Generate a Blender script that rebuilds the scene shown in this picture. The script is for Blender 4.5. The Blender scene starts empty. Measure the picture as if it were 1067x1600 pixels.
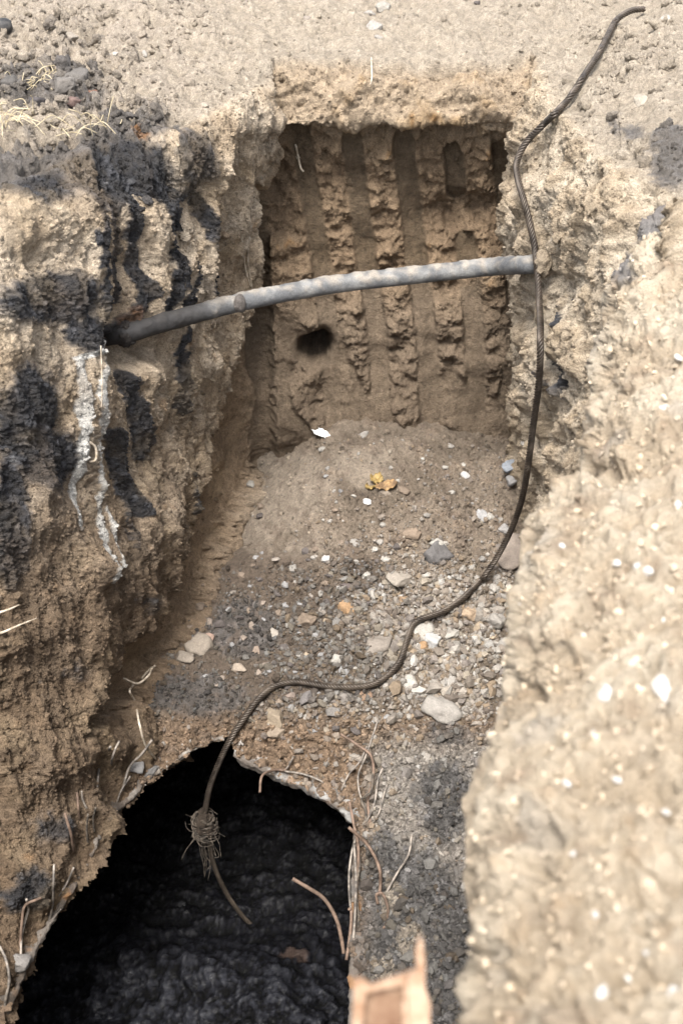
import bpy, math, random, time
import numpy as np
from mathutils import Vector
T0=time.time()
rng=np.random.default_rng(7); random.seed(7)
scn=bpy.context.scene; COL=scn.collection
# ------------------------------------------------------------------ camera model
F=2000.0; TH=math.radians(38); CH=1.6; ST=math.sin(TH); CT=math.cos(TH)
def unp(px,py,D):
    px=np.asarray(px,float); py=np.asarray(py,float); D=np.asarray(D,float)
    a=(px-533.5)/F; b=(800-py)/F
    return np.stack([D*a+0*py, D*(CT+b*ST)+0*a, CH+D*(-ST+b*CT)+0*a],-1)
def Dz(py,z): return (CH-z)/np.maximum(ST-CT*(800-np.asarray(py,float))/F,0.05)
def Dy(py,y): return y/(CT+ST*(800-np.asarray(py,float))/F)
def proj(P):
    v=P-np.array([0,0,CH]); D=v[...,1]*CT-v[...,2]*ST; u=v[...,1]*ST+v[...,2]*CT
    return 533.5+F*v[...,0]/D, 800-F*u/D, D
# ------------------------------------------------------------------ noise
_p=rng.permutation(256).astype(np.int32); PERM=np.concatenate([_p,_p,_p])
_g=rng.normal(size=(256,3)); _g/=np.linalg.norm(_g,axis=1)[:,None]; GR=_g.astype(np.float32)
def perlin(x,y,z):
    x=np.asarray(x,np.float32);y=np.asarray(y,np.float32);z=np.asarray(z,np.float32)
    xi=np.floor(x).astype(np.int32);yi=np.floor(y).astype(np.int32);zi=np.floor(z).astype(np.int32)
    xf=x-xi;yf=y-yi;zf=z-zi
    u=xf*xf*xf*(xf*(xf*6-15)+10);v=yf*yf*yf*(yf*(yf*6-15)+10);w=zf*zf*zf*(zf*(zf*6-15)+10)
    xi&=255;yi&=255;zi&=255
    def g(dx,dy,dz):
        h=PERM[PERM[PERM[xi+dx]+yi+dy]+zi+dz]
        G=GR[h]
        return G[...,0]*(xf-dx)+G[...,1]*(yf-dy)+G[...,2]*(zf-dz)
    l=lambda a,b,t:a+t*(b-a)
    return l(l(l(g(0,0,0),g(1,0,0),u),l(g(0,1,0),g(1,1,0),u),v),
             l(l(g(0,0,1),g(1,0,1),u),l(g(0,1,1),g(1,1,1),u),v),w)*1.5
def fbm(P,s,o=3,st=(1,1,1),off=0.,ridge=False,gain=.5):
    r=0;a=1;t=0
    for k in range(o):
        n=perlin(P[...,0]*s*st[0]+off+k*7.3,P[...,1]*s*st[1]+off*1.7+k*3.1,P[...,2]*s*st[2]-off+k*5.7)
        if ridge: n=1-2*np.abs(n)
        r=r+a*n;t+=a;a*=gain;s*=2.07
    return r/t
def worley(P,s,off=0.):
    """distance to nearest feature point and the cell id value"""
    Q=P*s+off; c=np.floor(Q).astype(np.int32); best=np.full(Q.shape[:-1],9.,np.float32); cid=np.zeros(Q.shape[:-1],np.float32)
    for dx in(-1,0,1):
        for dy in(-1,0,1):
            for dz in(-1,0,1):
                a=c[...,0]+dx;b=c[...,1]+dy;e=c[...,2]+dz
                h=PERM[PERM[PERM[a&255]+(b&255)]+(e&255)]
                fx=(h*37&255)/255.;fy=(h*91+17&255)/255.;fz=(h*53+101&255)/255.
                d=(Q[...,0]-a-fx)**2+(Q[...,1]-b-fy)**2+(Q[...,2]-e-fz)**2
                m=d<best; best=np.where(m,d,best); cid=np.where(m,h/255.,cid)
    return np.sqrt(best),cid
def ss(a,b,x):
    t=np.clip((x-a)/(b-a),0,1); return t*t*(3-2*t)
def smin(a,b,k): h=np.clip(.5+.5*(b-a)/k,0,1); return b+(a-b)*h-k*h*(1-h)
def smax(a,b,k): return -smin(-a,-b,k)
def table(cols,rows,V,px,py):
    """smooth bilinear table lookup"""
    V=np.array(V,float); A=np.stack([np.interp(px,cols,V[r]) for r in range(len(rows))],0)
    cs=np.clip(np.searchsorted(rows,py)-1,0,len(rows)-2); rows=np.array(rows,float)
    t=np.clip((py-rows[cs])/(rows[cs+1]-rows[cs]),0,1)
    return A[cs]*(1-t)[:,None]+A[cs+1]*t[:,None]
def blur(A,n):
    for _ in range(n):
        A=(A+np.roll(A,1,0)+np.roll(A,-1,0))/3 if False else A
        B=A.copy(); B[1:-1]=(A[:-2]+2*A[1:-1]+A[2:])/4; A=B.copy(); A[:,1:-1]=(B[:,:-2]+2*B[:,1:-1]+B[:,2:])/4
    return A
def pdist(pts,X,Y,closed=False):
    pts=list(pts); n=len(pts); best=np.full(X.shape,1e9)
    for i in range(n if closed else n-1):
        (x0,y0),(x1,y1)=pts[i][:2],pts[(i+1)%n][:2]
        dx,dy=x1-x0,y1-y0; t=np.clip(((X-x0)*dx+(Y-y0)*dy)/(dx*dx+dy*dy+1e-9),0,1)
        best=np.minimum(best,(X-x0-t*dx)**2+(Y-y0-t*dy)**2)
    return np.sqrt(best)
def inpoly(pts,X,Y):
    r=np.zeros(X.shape,bool);n=len(pts)
    for i in range(n):
        (x0,y0),(x1,y1)=pts[i],pts[(i+1)%n]
        if y0==y1: continue
        c=((y0>Y)!=(y1>Y))&(X<(x1-x0)*(Y-y0)/(y1-y0)+x0); r^=c
    return r
def sdpoly(pts,X,Y):   # positive inside
    d=pdist(pts,X,Y,True); return np.where(inpoly(pts,X,Y),d,-d)
def blobs(L,X,Y):
    r=np.zeros(X.shape)
    for b in L:
        cx,cy,rx,ry=b[:4]; s=b[4] if len(b)>4 else 1
        d=((X-cx)/rx)**2+((Y-cy)/ry)**2
        r=np.maximum(r,s*np.exp(-d*.9)*1.25)
    return r
def mix(a,b,t):
    return a*(1-t[...,None])+b*t[...,None]
C=lambda *a:np.array(a,float)
# ------------------------------------------------------------------ mesh + tags
def tag(o,label=None,cat=None,group=None,kind=None):
    if label:o['label']=label
    if cat:o['category']=cat
    if group:o['group']=group
    if kind:o['kind']=kind
    return o
def raw_mesh(name,V,Fc,col=None,wet=None,smooth=True,mat=None):
    me=bpy.data.meshes.new(name); V=np.asarray(V,np.float32).reshape(-1,3); Fc=np.asarray(Fc,np.int32); k=Fc.shape[1]
    me.vertices.add(len(V)); me.vertices.foreach_set('co',V.ravel())
    me.loops.add(Fc.size); me.loops.foreach_set('vertex_index',Fc.ravel())
    me.polygons.add(len(Fc)); me.polygons.foreach_set('loop_start',np.arange(0,Fc.size,k,dtype=np.int32))
    try: me.polygons.foreach_set('loop_total',np.full(len(Fc),k,np.int32))
    except Exception: pass
    me.polygons.foreach_set('use_smooth',np.full(len(Fc),smooth,bool))
    if col is not None:
        a=me.attributes.new('Col','FLOAT_COLOR','POINT'); c=np.ones((len(V),4),np.float32); c[:,:3]=np.clip(np.asarray(col).reshape(-1,3),0.004,.85); a.data.foreach_set('color',c.ravel())
    if wet is not None:
        a=me.attributes.new('Wet','FLOAT','POINT'); a.data.foreach_set('value',np.asarray(wet,np.float32).ravel())
    me.update(calc_edges=True)
    if mat: me.materials.append(mat)
    return me
def mesh_obj(name,me,parent=None):
    o=bpy.data.objects.new(name,me); COL.objects.link(o)
    if parent:o.parent=parent
    return o
def empty(name,loc=(0,0,0)):
    o=bpy.data.objects.new(name,None); COL.objects.link(o); o.location=loc; return o
def grid_mesh(name,P,col,wet,keep,mat,smooth=True):
    nr,nc=P.shape[:2]; idx=np.arange(nr*nc).reshape(nr,nc)
    q=np.stack([idx[:-1,:-1],idx[:-1,1:],idx[1:,1:],idx[1:,:-1]],-1)
    k=keep[:-1,:-1]&keep[1:,:-1]&keep[:-1,1:]&keep[1:,1:]; q=q[k][:, ::-1]
    used=np.zeros(nr*nc,bool); used[q.ravel()]=True; remap=np.cumsum(used)-1; q=remap[q]
    return raw_mesh(name,P.reshape(-1,3)[used],q,col.reshape(-1,3)[used],wet.ravel()[used],smooth,mat)
def normals(P):
    du=np.gradient(P,axis=1); dv=np.gradient(P,axis=0); n=np.cross(dv,du); n/=np.linalg.norm(n,axis=-1)[...,None]+1e-9
    v=np.array([0,0,CH])-P; s=np.sign((n*v).sum(-1)); s[s==0]=1
    return n*s[...,None]
# ------------------------------------------------------------------ materials
def nt(m): m.use_nodes=True; t=m.node_tree; t.nodes.clear(); return t
def soil_mat(name,bump=.5,s1=55,s2=260,var=.35,rough=.95,wetrough=.35,dist=.004,spec=.25,wspec=.6):
    m=bpy.data.materials.new(name); t=nt(m); N=t.nodes; L=t.links
    out=N.new('ShaderNodeOutputMaterial'); b=N.new('ShaderNodeBsdfPrincipled'); L.new(b.outputs[0],out.inputs[0])
    tc=N.new('ShaderNodeTexCoord'); at=N.new('ShaderNodeAttribute'); at.attribute_name='Col'; aw=N.new('ShaderNodeAttribute'); aw.attribute_name='Wet'
    n1=N.new('ShaderNodeTexNoise'); n1.inputs['Scale'].default_value=s1; n1.inputs['Detail'].default_value=6; n1.inputs['Roughness'].default_value=.7
    n2=N.new('ShaderNodeTexNoise'); n2.inputs['Scale'].default_value=s2; n2.inputs['Detail'].default_value=4; n2.inputs['Roughness'].default_value=.75
    vo=N.new('ShaderNodeTexVoronoi'); vo.inputs['Scale'].default_value=s2*.7
    for n in(n1,n2,vo): L.new(tc.outputs['Object'],n.inputs['Vector'])
    mr=N.new('ShaderNodeMapRange'); mr.inputs[1].default_value=.3; mr.inputs[2].default_value=.7; mr.inputs[3].default_value=1-var; mr.inputs[4].default_value=1+var*.8
    L.new(n2.outputs[0],mr.inputs[0])
    mr2=N.new('ShaderNodeMapRange'); mr2.inputs[1].default_value=.3; mr2.inputs[2].default_value=.7; mr2.inputs[3].default_value=1-var*.6; mr2.inputs[4].default_value=1+var*.5
    L.new(n1.outputs[0],mr2.inputs[0])
    mu=N.new('ShaderNodeMath'); mu.operation='MULTIPLY'; L.new(mr.outputs[0],mu.inputs[0]); L.new(mr2.outputs[0],mu.inputs[1])
    vm=N.new('ShaderNodeVectorMath'); vm.operation='SCALE'; L.new(at.outputs['Color'],vm.inputs[0]); L.new(mu.outputs[0],vm.inputs['Scale'])
    L.new(vm.outputs[0],b.inputs['Base Color'])
    ad=N.new('ShaderNodeMath'); ad.operation='MULTIPLY_ADD'; L.new(vo.outputs['Distance'],ad.inputs[0]); ad.inputs[1].default_value=-.35; L.new(n2.outputs[0],ad.inputs[2])
    ad2=N.new('ShaderNodeMath'); ad2.operation='MULTIPLY_ADD'; L.new(n1.outputs[0],ad2.inputs[0]); ad2.inputs[1].default_value=1.5; L.new(ad.outputs[0],ad2.inputs[2])
    bp=N.new('ShaderNodeBump'); bp.inputs['Strength'].default_value=bump; bp.inputs['Distance'].default_value=dist*2; L.new(ad2.outputs[0],bp.inputs['Height']); L.new(bp.outputs[0],b.inputs['Normal'])
    rr=N.new('ShaderNodeMapRange'); rr.inputs[3].default_value=rough; rr.inputs[4].default_value=wetrough; L.new(aw.outputs['Fac'],rr.inputs[0]); L.new(rr.outputs[0],b.inputs['Roughness'])
    sp=N.new('ShaderNodeMapRange'); sp.inputs[3].default_value=spec; sp.inputs[4].default_value=wspec; L.new(aw.outputs['Fac'],sp.inputs[0]); L.new(sp.outputs[0],b.inputs['Specular IOR Level'])
    return m
SOIL=soil_mat('soil',1.,60,230,.46,dist=.006)
SAND=soil_mat('sand',.9,60,300,.26,dist=.006)
RUBBLE=soil_mat('rubble_soil',1.,80,330,.46,dist=.005)
TARM=soil_mat('tar_mud',.55,14,170,.5,.55,.14,.005,.05,.8)
STONE=soil_mat('stone',.5,60,260,.3,.85,.4,.002,.3)
CONC=soil_mat('concrete',.8,80,300,.35,.9,.4,.003,.3)
def simple(name,c1,c2,scale=60,rough=.7,metal=0,bump=.4,dist=.002,lo=.4,hi=.6,stretch=None):
    m=bpy.data.materials.new(name); t=nt(m); N=t.nodes; L=t.links
    out=N.new('ShaderNodeOutputMaterial'); b=N.new('ShaderNodeBsdfPrincipled'); L.new(b.outputs[0],out.inputs[0])
    tc=N.new('ShaderNodeTexCoord'); n=N.new('ShaderNodeTexNoise'); n.inputs['Scale'].default_value=scale; n.inputs['Detail'].default_value=6; n.inputs['Roughness'].default_value=.65
    if stretch:
        mp=N.new('ShaderNodeMapping'); mp.inputs['Scale'].default_value=stretch; L.new(tc.outputs['Object'],mp.inputs[0]); L.new(mp.outputs[0],n.inputs['Vector'])
    else: L.new(tc.outputs['Object'],n.inputs['Vector'])
    cr=N.new('ShaderNodeValToRGB'); cr.color_ramp.elements[0].position=lo; cr.color_ramp.elements[1].position=hi
    cr.color_ramp.elements[0].color=(*c1,1); cr.color_ramp.elements[1].color=(*c2,1); L.new(n.outputs[0],cr.inputs[0]); L.new(cr.outputs[0],b.inputs['Base Color'])
    b.inputs['Roughness'].default_value=rough; b.inputs['Metallic'].default_value=metal
    bp=N.new('ShaderNodeBump'); bp.inputs['Strength'].default_value=bump; bp.inputs['Distance'].default_value=dist; L.new(n.outputs[0],bp.inputs['Height']); L.new(bp.outputs[0],b.inputs['Normal'])
    return m
ROPEM=simple('rope_steel',(.032,.025,.02),(.11,.088,.068),18,.45,.4,.15,lo=.35,hi=.7)
WIREG=simple('wire_grey',(.09,.08,.07),(.30,.26,.22),40,.65,.3,.4)
WIRER=simple('wire_rust',(.09,.06,.042),(.19,.13,.095),30,.8,.1,.5)
WOODM=simple('dry_twig',(.25,.2,.14),(.5,.43,.34),40,.85)
STRAW=simple('straw',(.3,.24,.14),(.55,.47,.32),30,.85)
RUSTP=simple('rusty_plate',(.12,.06,.032),(.22,.14,.088),26,.85,.05,.6,.004,.35,.65)
RUSTE=simple('rusty_edge',(.20,.11,.06),(.34,.24,.165),35,.85,.0,.5,.003)
YEL=simple('yellow_leaf',(.15,.10,.03),(.26,.18,.06),60,.7)
BRN=simple('brown_leaf',(.10,.06,.03),(.32,.2,.09),40,.8)
WHT=simple('white_plastic',(.6,.6,.58),(.82,.82,.8),40,.5)
BLK=simple('black_rubber',(.012,.012,.013),(.06,.055,.05),30,.6)
FIBR=simple('fibre',(.03,.025,.02),(.13,.105,.08),60,.8)
# ------------------------------------------------------------------ hole outline of the broken culvert
HOLE=[(356,1146),(332,1156),(300,1170),(275,1187),(235,1213),(197,1253),(160,1300),(132,1362),(92,1422),(48,1498),(15,1578),(-40,1700),(-60,1800),(540,1800),
 (548,1600),(550,1480),(552,1380),(556,1295),(552,1276),(538,1262),(515,1246),(480,1226),(430,1206),(395,1190),(370,1180)]
# ------------------------------------------------------------------ BOWL : ground + pit walls
def axis(segs):
    out=[]
    for a,b,s in segs: out+=list(np.arange(a,b,s))
    return np.array(out,float)
bpx=axis([(-900,-60,20),(-60,-10,5),(-10,260,1.8),(260,440,1.15),(440,780,1.7),(780,965,.85),(965,1080,2.0),(1080,1600,16)])
bpy_=axis([(-640,-20,14),(-20,1130,1.75),(1130,1640,2.1),(1640,1800,4)])
PX,PY=np.meshgrid(bpx,bpy_)
Lc=[-900,-400,0,130,270,340,408,440,520,1600]
Lr=[-640,150,190,235,300,450,600,750,900,1060,1200,1500,1800]
LV=[[2.0,2.2,2.6,2.9,3.0,3.2,3.3,4.5,8,30],
 [2.9,3.2,3.62,3.92,4.10,4.33,4.55,5.0,8,30],
 [2.9,3.2,3.67,3.97,4.18,4.38,4.56,4.66,5.6,30],
 [2.9,3.25,3.73,4.03,4.26,4.46,4.66,4.76,6.0,30],
 [2.9,3.3,3.80,4.10,4.38,4.60,4.86,5.5,8,30],
 [2.9,3.3,3.72,4.08,4.55,4.85,5.14,5.9,8,30],
 [2.9,3.3,3.76,4.12,4.70,5.03,5.34,6.2,8,30],
 [2.9,3.35,3.85,4.19,4.82,5.18,5.56,6.4,8,30],
 [3.0,3.4,3.93,4.26,4.94,5.25,5.6,6.5,8,30],
 [3.0,3.45,4.0,4.32,4.98,5.3,5.7,6.5,8,30],
 [3.0,3.5,4.08,4.34,4.92,5.3,5.7,6.5,8,30],
 [3.0,3.5,4.1,4.36,4.95,5.3,5.7,6.5,8,30],
 [3.0,3.5,4.1,4.4,4.95,5.3,5.7,6.5,8,30]]
DL=table(Lc,Lr,LV,bpx,bpy_)
Br=[-640,60,100,150,195,232,270,350,450,600,680,900,1800]; By=[4.66,4.74,4.73,4.66,4.60,4.72,4.74,4.72,4.66,4.58,4.52,4.45,4.4]
DB=Dy(PY,np.interp(PY,Br,By)+.0*PX)
Rc=[-900,600,760,800,820,850,900,950,1067,1300,1600]
Rr=[-640,100,250,420,700,1800]
RV=[[60,30,9,5.2,4.9,4.55,4.1,3.8,3.3,2.9,2.4],
 [60,30,8,5.15,4.92,4.62,4.22,3.95,3.5,3.0,2.5],
 [60,30,8,5.05,4.80,4.52,4.15,3.88,3.5,3.0,2.5],
 [60,30,9,5.3,4.95,4.55,4.12,3.82,3.45,3.0,2.5],
 [60,30,12,5.9,5.4,4.8,4.2,3.85,3.45,3.0,2.5],
 [60,30,12,6,5.5,4.9,4.3,3.9,3.45,3.0,2.5]]
DR=table(Rc,Rr,RV,bpx,bpy_)
zg=np.interp(PX,[-900,0,300,800,950,1067,1600],[.08,.02,0,0,.06,.14,.25])
DG=Dz(PY,zg)
Dw=smin(smin(DL,DB,.10),DR,.12)
Dw=blur(Dw,6)
D0=smax(DG,Dw,np.interp(PX,[0,260,390,790,880],[.32,.30,.24,.16,.34])*np.interp(PX,[390,450,760,800],[1,.45,.65,1]))
D0=blur(D0,3)
D0=np.minimum(D0,26)
isw=ss(-.03,.10,Dw-DG)            # 1 on pit walls, 0 on the ground outside
P0=unp(PX,PY,D0)
# bring distant ground flat
N0=normals(P0)
WL=ss(.0,.12,np.minimum(DB,DR)-DL)*isw     # left wall weight
WR=ss(.0,.12,np.minimum(DB,DL)-DR)*isw
WB=np.clip(isw-WL-WR,0,1)
print('base',time.time()-T0)
nA=fbm(P0,3.1,3,off=1.3); nB=fbm(P0,9,3,off=4.1); nC=fbm(P0,30,3,off=9.7); 
nS=fbm(P0,6,3,st=(1,1,.3),off=2.2,ridge=True,gain=.4)     # vertical gullies
nS2=fbm(P0,22,3,st=(1,1,.18),off=5.2,ridge=True)
nH=fbm(P0,14,3,st=(.45,.45,1.5),off=6.6)           # horizontal layering
w1,c1=worley(P0+.03*np.stack([nB,nA,nC],-1),16,3.3)
w2,c2=worley(P0+.01*np.stack([nC,nB,nC],-1),48,8.3)
print('noise',time.time()-T0)
Xw=PX+16*nB+7*nC; Yw=PY+16*nA+9*nC
# masks ------------------------------------------------
BAND=[(396,285),(412,300),(420,440),(430,720),(400,735),(330,890),(282,1000),(235,1075),(120,1150),(190,1012),(243,962),(262,905),(297,835),(322,735),(342,640),(378,520),(398,450)]
band=sdpoly(BAND,PX+7*nC+5*nB,PY+12*nB+14*nC)
smooth_band=ss(-7,8,band)*(WL+WB)
G=[([(470,215),(482,290),(500,400),(513,520),(522,655)],16),([(550,225),(562,320),(574,420),(590,520),(596,655)],17),([(630,232),(642,320),(652,420),(666,520),(672,665)],18),
   ([(708,240),(714,305)],17),([(728,380),(738,480),(747,670)],17),([(778,185),(792,300),(802,400),(812,500),(822,700)],17),([(405,300),(410,440),(420,600)],14)]
groove=np.zeros(PX.shape)
for g,w in G:
    d=pdist(g,PX+3*nC,PY); groove=np.maximum(groove,ss(w+2,w-4,d))
groove*=ss(-.55,-.1,nA*.4+nB*.6+nH*.8+.25*ss(430,520,PY)+.1)   # broken up by fallen lumps
groove*=WB*ss(190,230,PY)
smear=WB*ss(430,520,PY)*ss(.02,.25,fbm(P0,6,2,st=(1,1,.45),off=71.)+.35*ss(560,680,PY)-.02)*.85
groove=np.maximum(groove,smear)
TAR=[(60,275,125,42),(30,318,60,26,.85),(130,312,50,26,.8),(240,295,60,24,.7),(175,262,85,42),(290,240,30,50,.75),(60,470,75,38,1),(120,525,30,30,.9),(30,640,50,70,1),(62,715,52,48,1),(6,800,22,90,1),(30,1390,40,40,.8),(70,1290,45,35,.6),(8,870,25,50,.8),
     (40,140,80,32,.62),(120,152,60,40,.66),(215,205,70,32,.7),(1050,250,40,60,.7),(985,200,25,30,.6),(960,190,14,26,.5),(905,600,10,60,.5),(215,940,30,30,.5),(110,1050,60,40,.35)]
tar=blobs(TAR,Xw,Yw)
STK=[([(95,290),(122,400),(140,480),(152,530)],8),([(130,290),(160,380),(166,470)],9),([(165,300),(187,400),(202,450),(177,530)],13),([(210,260),(238,330),(252,400),(234,480)],14),
 ([(270,200),(286,300),(310,380),(308,460)],11),([(256,410),(264,450),(256,565)],6),([(275,400),(276,440),(270,480)],5),([(178,590),(198,650),(212,705)],17),([(162,680),(176,735),(192,790)],18),
 ([(222,670),(222,710)],10),([(255,520),(262,600),(270,640)],8),([(288,720),(300,800)],4),([(250,300),(262,350)],8),([(905,470),(900,560),(905,600)],4),([(180,780),(185,850)],4)]
for s,w in STK: tar=np.maximum(tar,1.1*ss(w*1.25,w*.35,pdist(s,PX+9*nC+9*nB,PY)))
tarm=ss(.40,.72,tar+.26*nB+.20*nC+.16*fbm(P0,60,3,off=31.))
LIME=[([(104,565),(108,640),(114,720),(110,815)],9),([(140,515),(136,560),(126,600),(136,680),(142,760),(140,840),(136,905)],5.5),([(150,790),(154,880)],3.5),([(100,560),(128,548)],7),([(155,500),(158,545)],5),([(112,600),(116,720)],6)]
lime=np.zeros(PX.shape)
for s,w in LIME: lime=np.maximum(lime,ss(w*.95,w*.15,pdist(s,PX+4*nC+2*nB,PY)))
limem=ss(.25,.7,lime+.35*nC+.2*nS2)
# displacement ------------------------------------------
nBv=fbm(P0,9,3,st=(1,1,.32),off=104.); nCv=fbm(P0,27,3,st=(1,1,.35),off=109.)
nBw=nB*(1-WL)+nBv*WL; nCw=nC*(1-WL)+nCv*WL
rough=isw*(1-smooth_band)*(1-groove*.93)
chunk=(.5-w1)                                 # rounded lumps
disp=np.zeros(PX.shape)
disp+=isw*.085*nA
disp+=WL*(.055*nS+.010*nS2)*(1-smooth_band*.9)
disp+=WR*(.07*nS+.014*nS2+.02*nB)+WR*.012*fbm(P0,30,2,st=(1,1,.07),off=61.,ridge=True)*ss(850,900,PX)
disp+=WB*(.022*nH+.026*nB)*(1-.8*groove)*ss(.0,.4,1-groove+.2)
disp+=rough*(.024*chunk*(1-.65*WL)+(.040-.008*WL)*nBw+.006*(1-WL)*(c1-.5)*2*ss(.7,.1,w1))
disp+=rough*(.007*(.5-w2)*(1-.5*WL)+.010*nCw)
disp+=(1-isw)*(.05*nA+.032*nB+.012*nC+.008*(.5-w2)+.02*fbm(P0,5,2,st=(1.6,.4,1),off=51.,ridge=True))
fine=fbm(P0,95,2,off=3.9)
pn=fbm(P0,48,2,st=(1,1,.5),off=15.5,gain=.7); pit=ss(.12,.5,pn); pn2=fbm(P0,22,2,st=(1,1,.32),off=19.5); crev=ss(.06,.0,np.abs(pn2))*ss(-.1,.3,nB)
flake=fbm(P0,30,2,st=(1,1,.45),off=25.5,ridge=True)
fk=(1-.5*WL)*(1-.35*WR)*(1-.6*WB)
disp-=rough*fk*(.019*pit+.020*crev)-rough*.008*flake*fk
sm2=WL*ss(-.05,.3,fbm(P0,4.2,2,st=(1,1,.6),off=81.))      # scraped, compacted faces
disp-=sm2*rough*(.01*nB+.010*(chunk)+.008*nC)
cl=ss(.25,.6,blobs([(40,130,90,45),(120,150,70,50),(210,200,60,30,.8),(90,60,90,30,.5),(190,110,50,40,.4),(160,230,90,30,.9),(40,240,80,30,.9)],PX+10*nB,PY+10*nA))*(1-WL*.5)
disp+=cl*(.045*(.5-w1)+.03*(.5-w2)+.03*nC+.03*nB+.012*pn)
disp-=(1-isw)*(.013*pit*ss(-.2,.4,nA)+.010*crev*ss(-.1,.4,nB))+smooth_band*.004*pit
disp+=(.003+.0015*rough)*fine*(1-.7*np.maximum(groove,smooth_band))
disp-=smooth_band*.07
disp-=groove*.022
disp+=tarm*isw*.006*(1+2*fine)+limem*.004
BUMP=[(60,350,90,50,.10),(190,330,60,60,.06),(120,620,60,70,.04),(215,560,45,60,.05),(300,560,40,60,.04),(240,850,45,60,.06),(120,880,70,90,.03),(190,545,35,22,-.16),(0,420,40,40,-.05),
 (490,548,24,22,-.34),(505,535,14,16,-.12),(720,330,55,26,-.10),(440,640,45,55,.07),(500,620,25,30,-.05),(715,620,26,60,.03),(640,560,18,30,.02),(560,560,18,50,.02),(740,150,60,20,.05),(560,140,110,25,.03),
 (700,100,70,12,-.05),(470,215,80,20,-.05),(700,205,80,14,-.08),(600,215,60,14,-.07),(845,390,22,60,.05),(860,300,30,40,.06),(870,600,25,90,.05),(842,420,14,14,-.06),(900,420,25,60,-.04),(330,260,40,60,.05),
 (340,420,25,70,-.04),(300,350,18,60,.05),(140,440,18,80,.05),(225,400,14,80,.05),(0,1000,60,60,.05),(60,1180,60,60,.05),(160,1170,50,30,.04)]
for cx,cy,rx,ry,a in BUMP:
    d=((PX+8*nB-cx)/rx)**2+((PY+8*nC-cy)/ry)**2; disp+=a*np.exp(-(d if a>-.3 else d*d))*isw
far=ss(12,6,D0); disp*=.25+.75*far
P=P0+N0*disp[...,None]
# sideways crumbling so that edges stay ragged
P[...,2]+=rough*(1-WL)*.008*fbm(P0,18,2,off=12.)
print('disp',time.time()-T0)
# colours ------------------------------------------------
sand=C(.365,.308,.238); pale=C(.45,.385,.305); ochre=C(.46,.27,.12); brown=C(.25,.175,.115); dbr=C(.15,.11,.075); grey=C(.34,.29,.235)
k1=ss(-.35,.45,nA*.6+nB*.6); k2=ss(-.1,.5,nB+.4*nC)
col=mix(np.broadcast_to(sand,P.shape),pale,.6*k2)
gleft=ss(420,200,PX)*(1-isw); col=mix(col,C(.37,.31,.25),gleft*.55*ss(-.3,.3,nB))
wl=mix(mix(np.broadcast_to(C(.42,.335,.245),P.shape),C(.56,.48,.385),k1),ochre,.4*ss(.15,.55,nB+.3*nC-.1))
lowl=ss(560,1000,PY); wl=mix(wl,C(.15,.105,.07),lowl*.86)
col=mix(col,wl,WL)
up=ss(300,180,PY)
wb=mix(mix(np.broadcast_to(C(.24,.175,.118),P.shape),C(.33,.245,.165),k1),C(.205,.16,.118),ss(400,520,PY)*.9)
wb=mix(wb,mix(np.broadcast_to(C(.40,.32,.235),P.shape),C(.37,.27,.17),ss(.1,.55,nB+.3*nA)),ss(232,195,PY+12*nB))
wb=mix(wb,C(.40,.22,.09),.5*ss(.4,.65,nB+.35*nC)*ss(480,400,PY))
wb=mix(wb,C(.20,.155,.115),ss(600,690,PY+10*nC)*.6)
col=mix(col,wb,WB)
wr=mix(np.broadcast_to(C(.54,.465,.37),P.shape),C(.42,.34,.25),ss(.1,.6,nB+.5*nS)); wr=mix(wr,pale,.4*k2)
col=mix(col,wr,WR)
col=mix(col,C(.31,.235,.165)*np.ones(3),smooth_band*.9)
gc=mix(np.broadcast_to(C(.15,.112,.075),P.shape),C(.19,.148,.108),ss(400,480,PY)); gc*= (1+.25*fbm(P0,70,2,st=(1,1,.05),off=1.))[...,None]
col=mix(col,gc,groove)
col=mix(col,C(.16,.145,.135),ss(.35,.6,tar+.2*nB+.15*nC)*.45)
tc_=mix(np.broadcast_to(C(.030,.029,.031),P.shape),C(.075,.075,.082),ss(.0,.5,nC+.3*fine))
col=mix(col,tc_,tarm*np.clip(.60+.4*isw,0,1)*(.92+.08*ss(-.4,.1,nC+fine)))
col=mix(col,C(.70,.68,.63),limem*WL*.92)
# burnt orange rust soil near the culvert rim and the pipe
rs=blobs([(245,1172,30,12),(190,490,25,30,.55),(30,1330,30,40,.5),(218,222,16,12,.75)],Xw,Yw); col=mix(col,C(.38,.17,.05),ss(.5,.8,rs+.2*nC)*.55)
lum=col.mean(-1,keepdims=True); satk=(1+(.17-.05*WB)*isw*(1-tarm)*(1-limem))[...,None]; col=lum+(col-lum)*satk
col=mix(col,C(.46,.35,.22),.3*WL*ss(.05,.4,fbm(P0,5,3,off=41.))); col=mix(col,C(.20,.15,.105),.4*WL*ss(.05,.45,fbm(P0,6.5,3,st=(1,1,.4),off=47.)))
col*=(1+.2*fine+.14*(c2-.5)*2+.16*nC)[...,None]
wet=tarm*.75+.25*groove*ss(450,300,PY)
floorD=None
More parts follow.
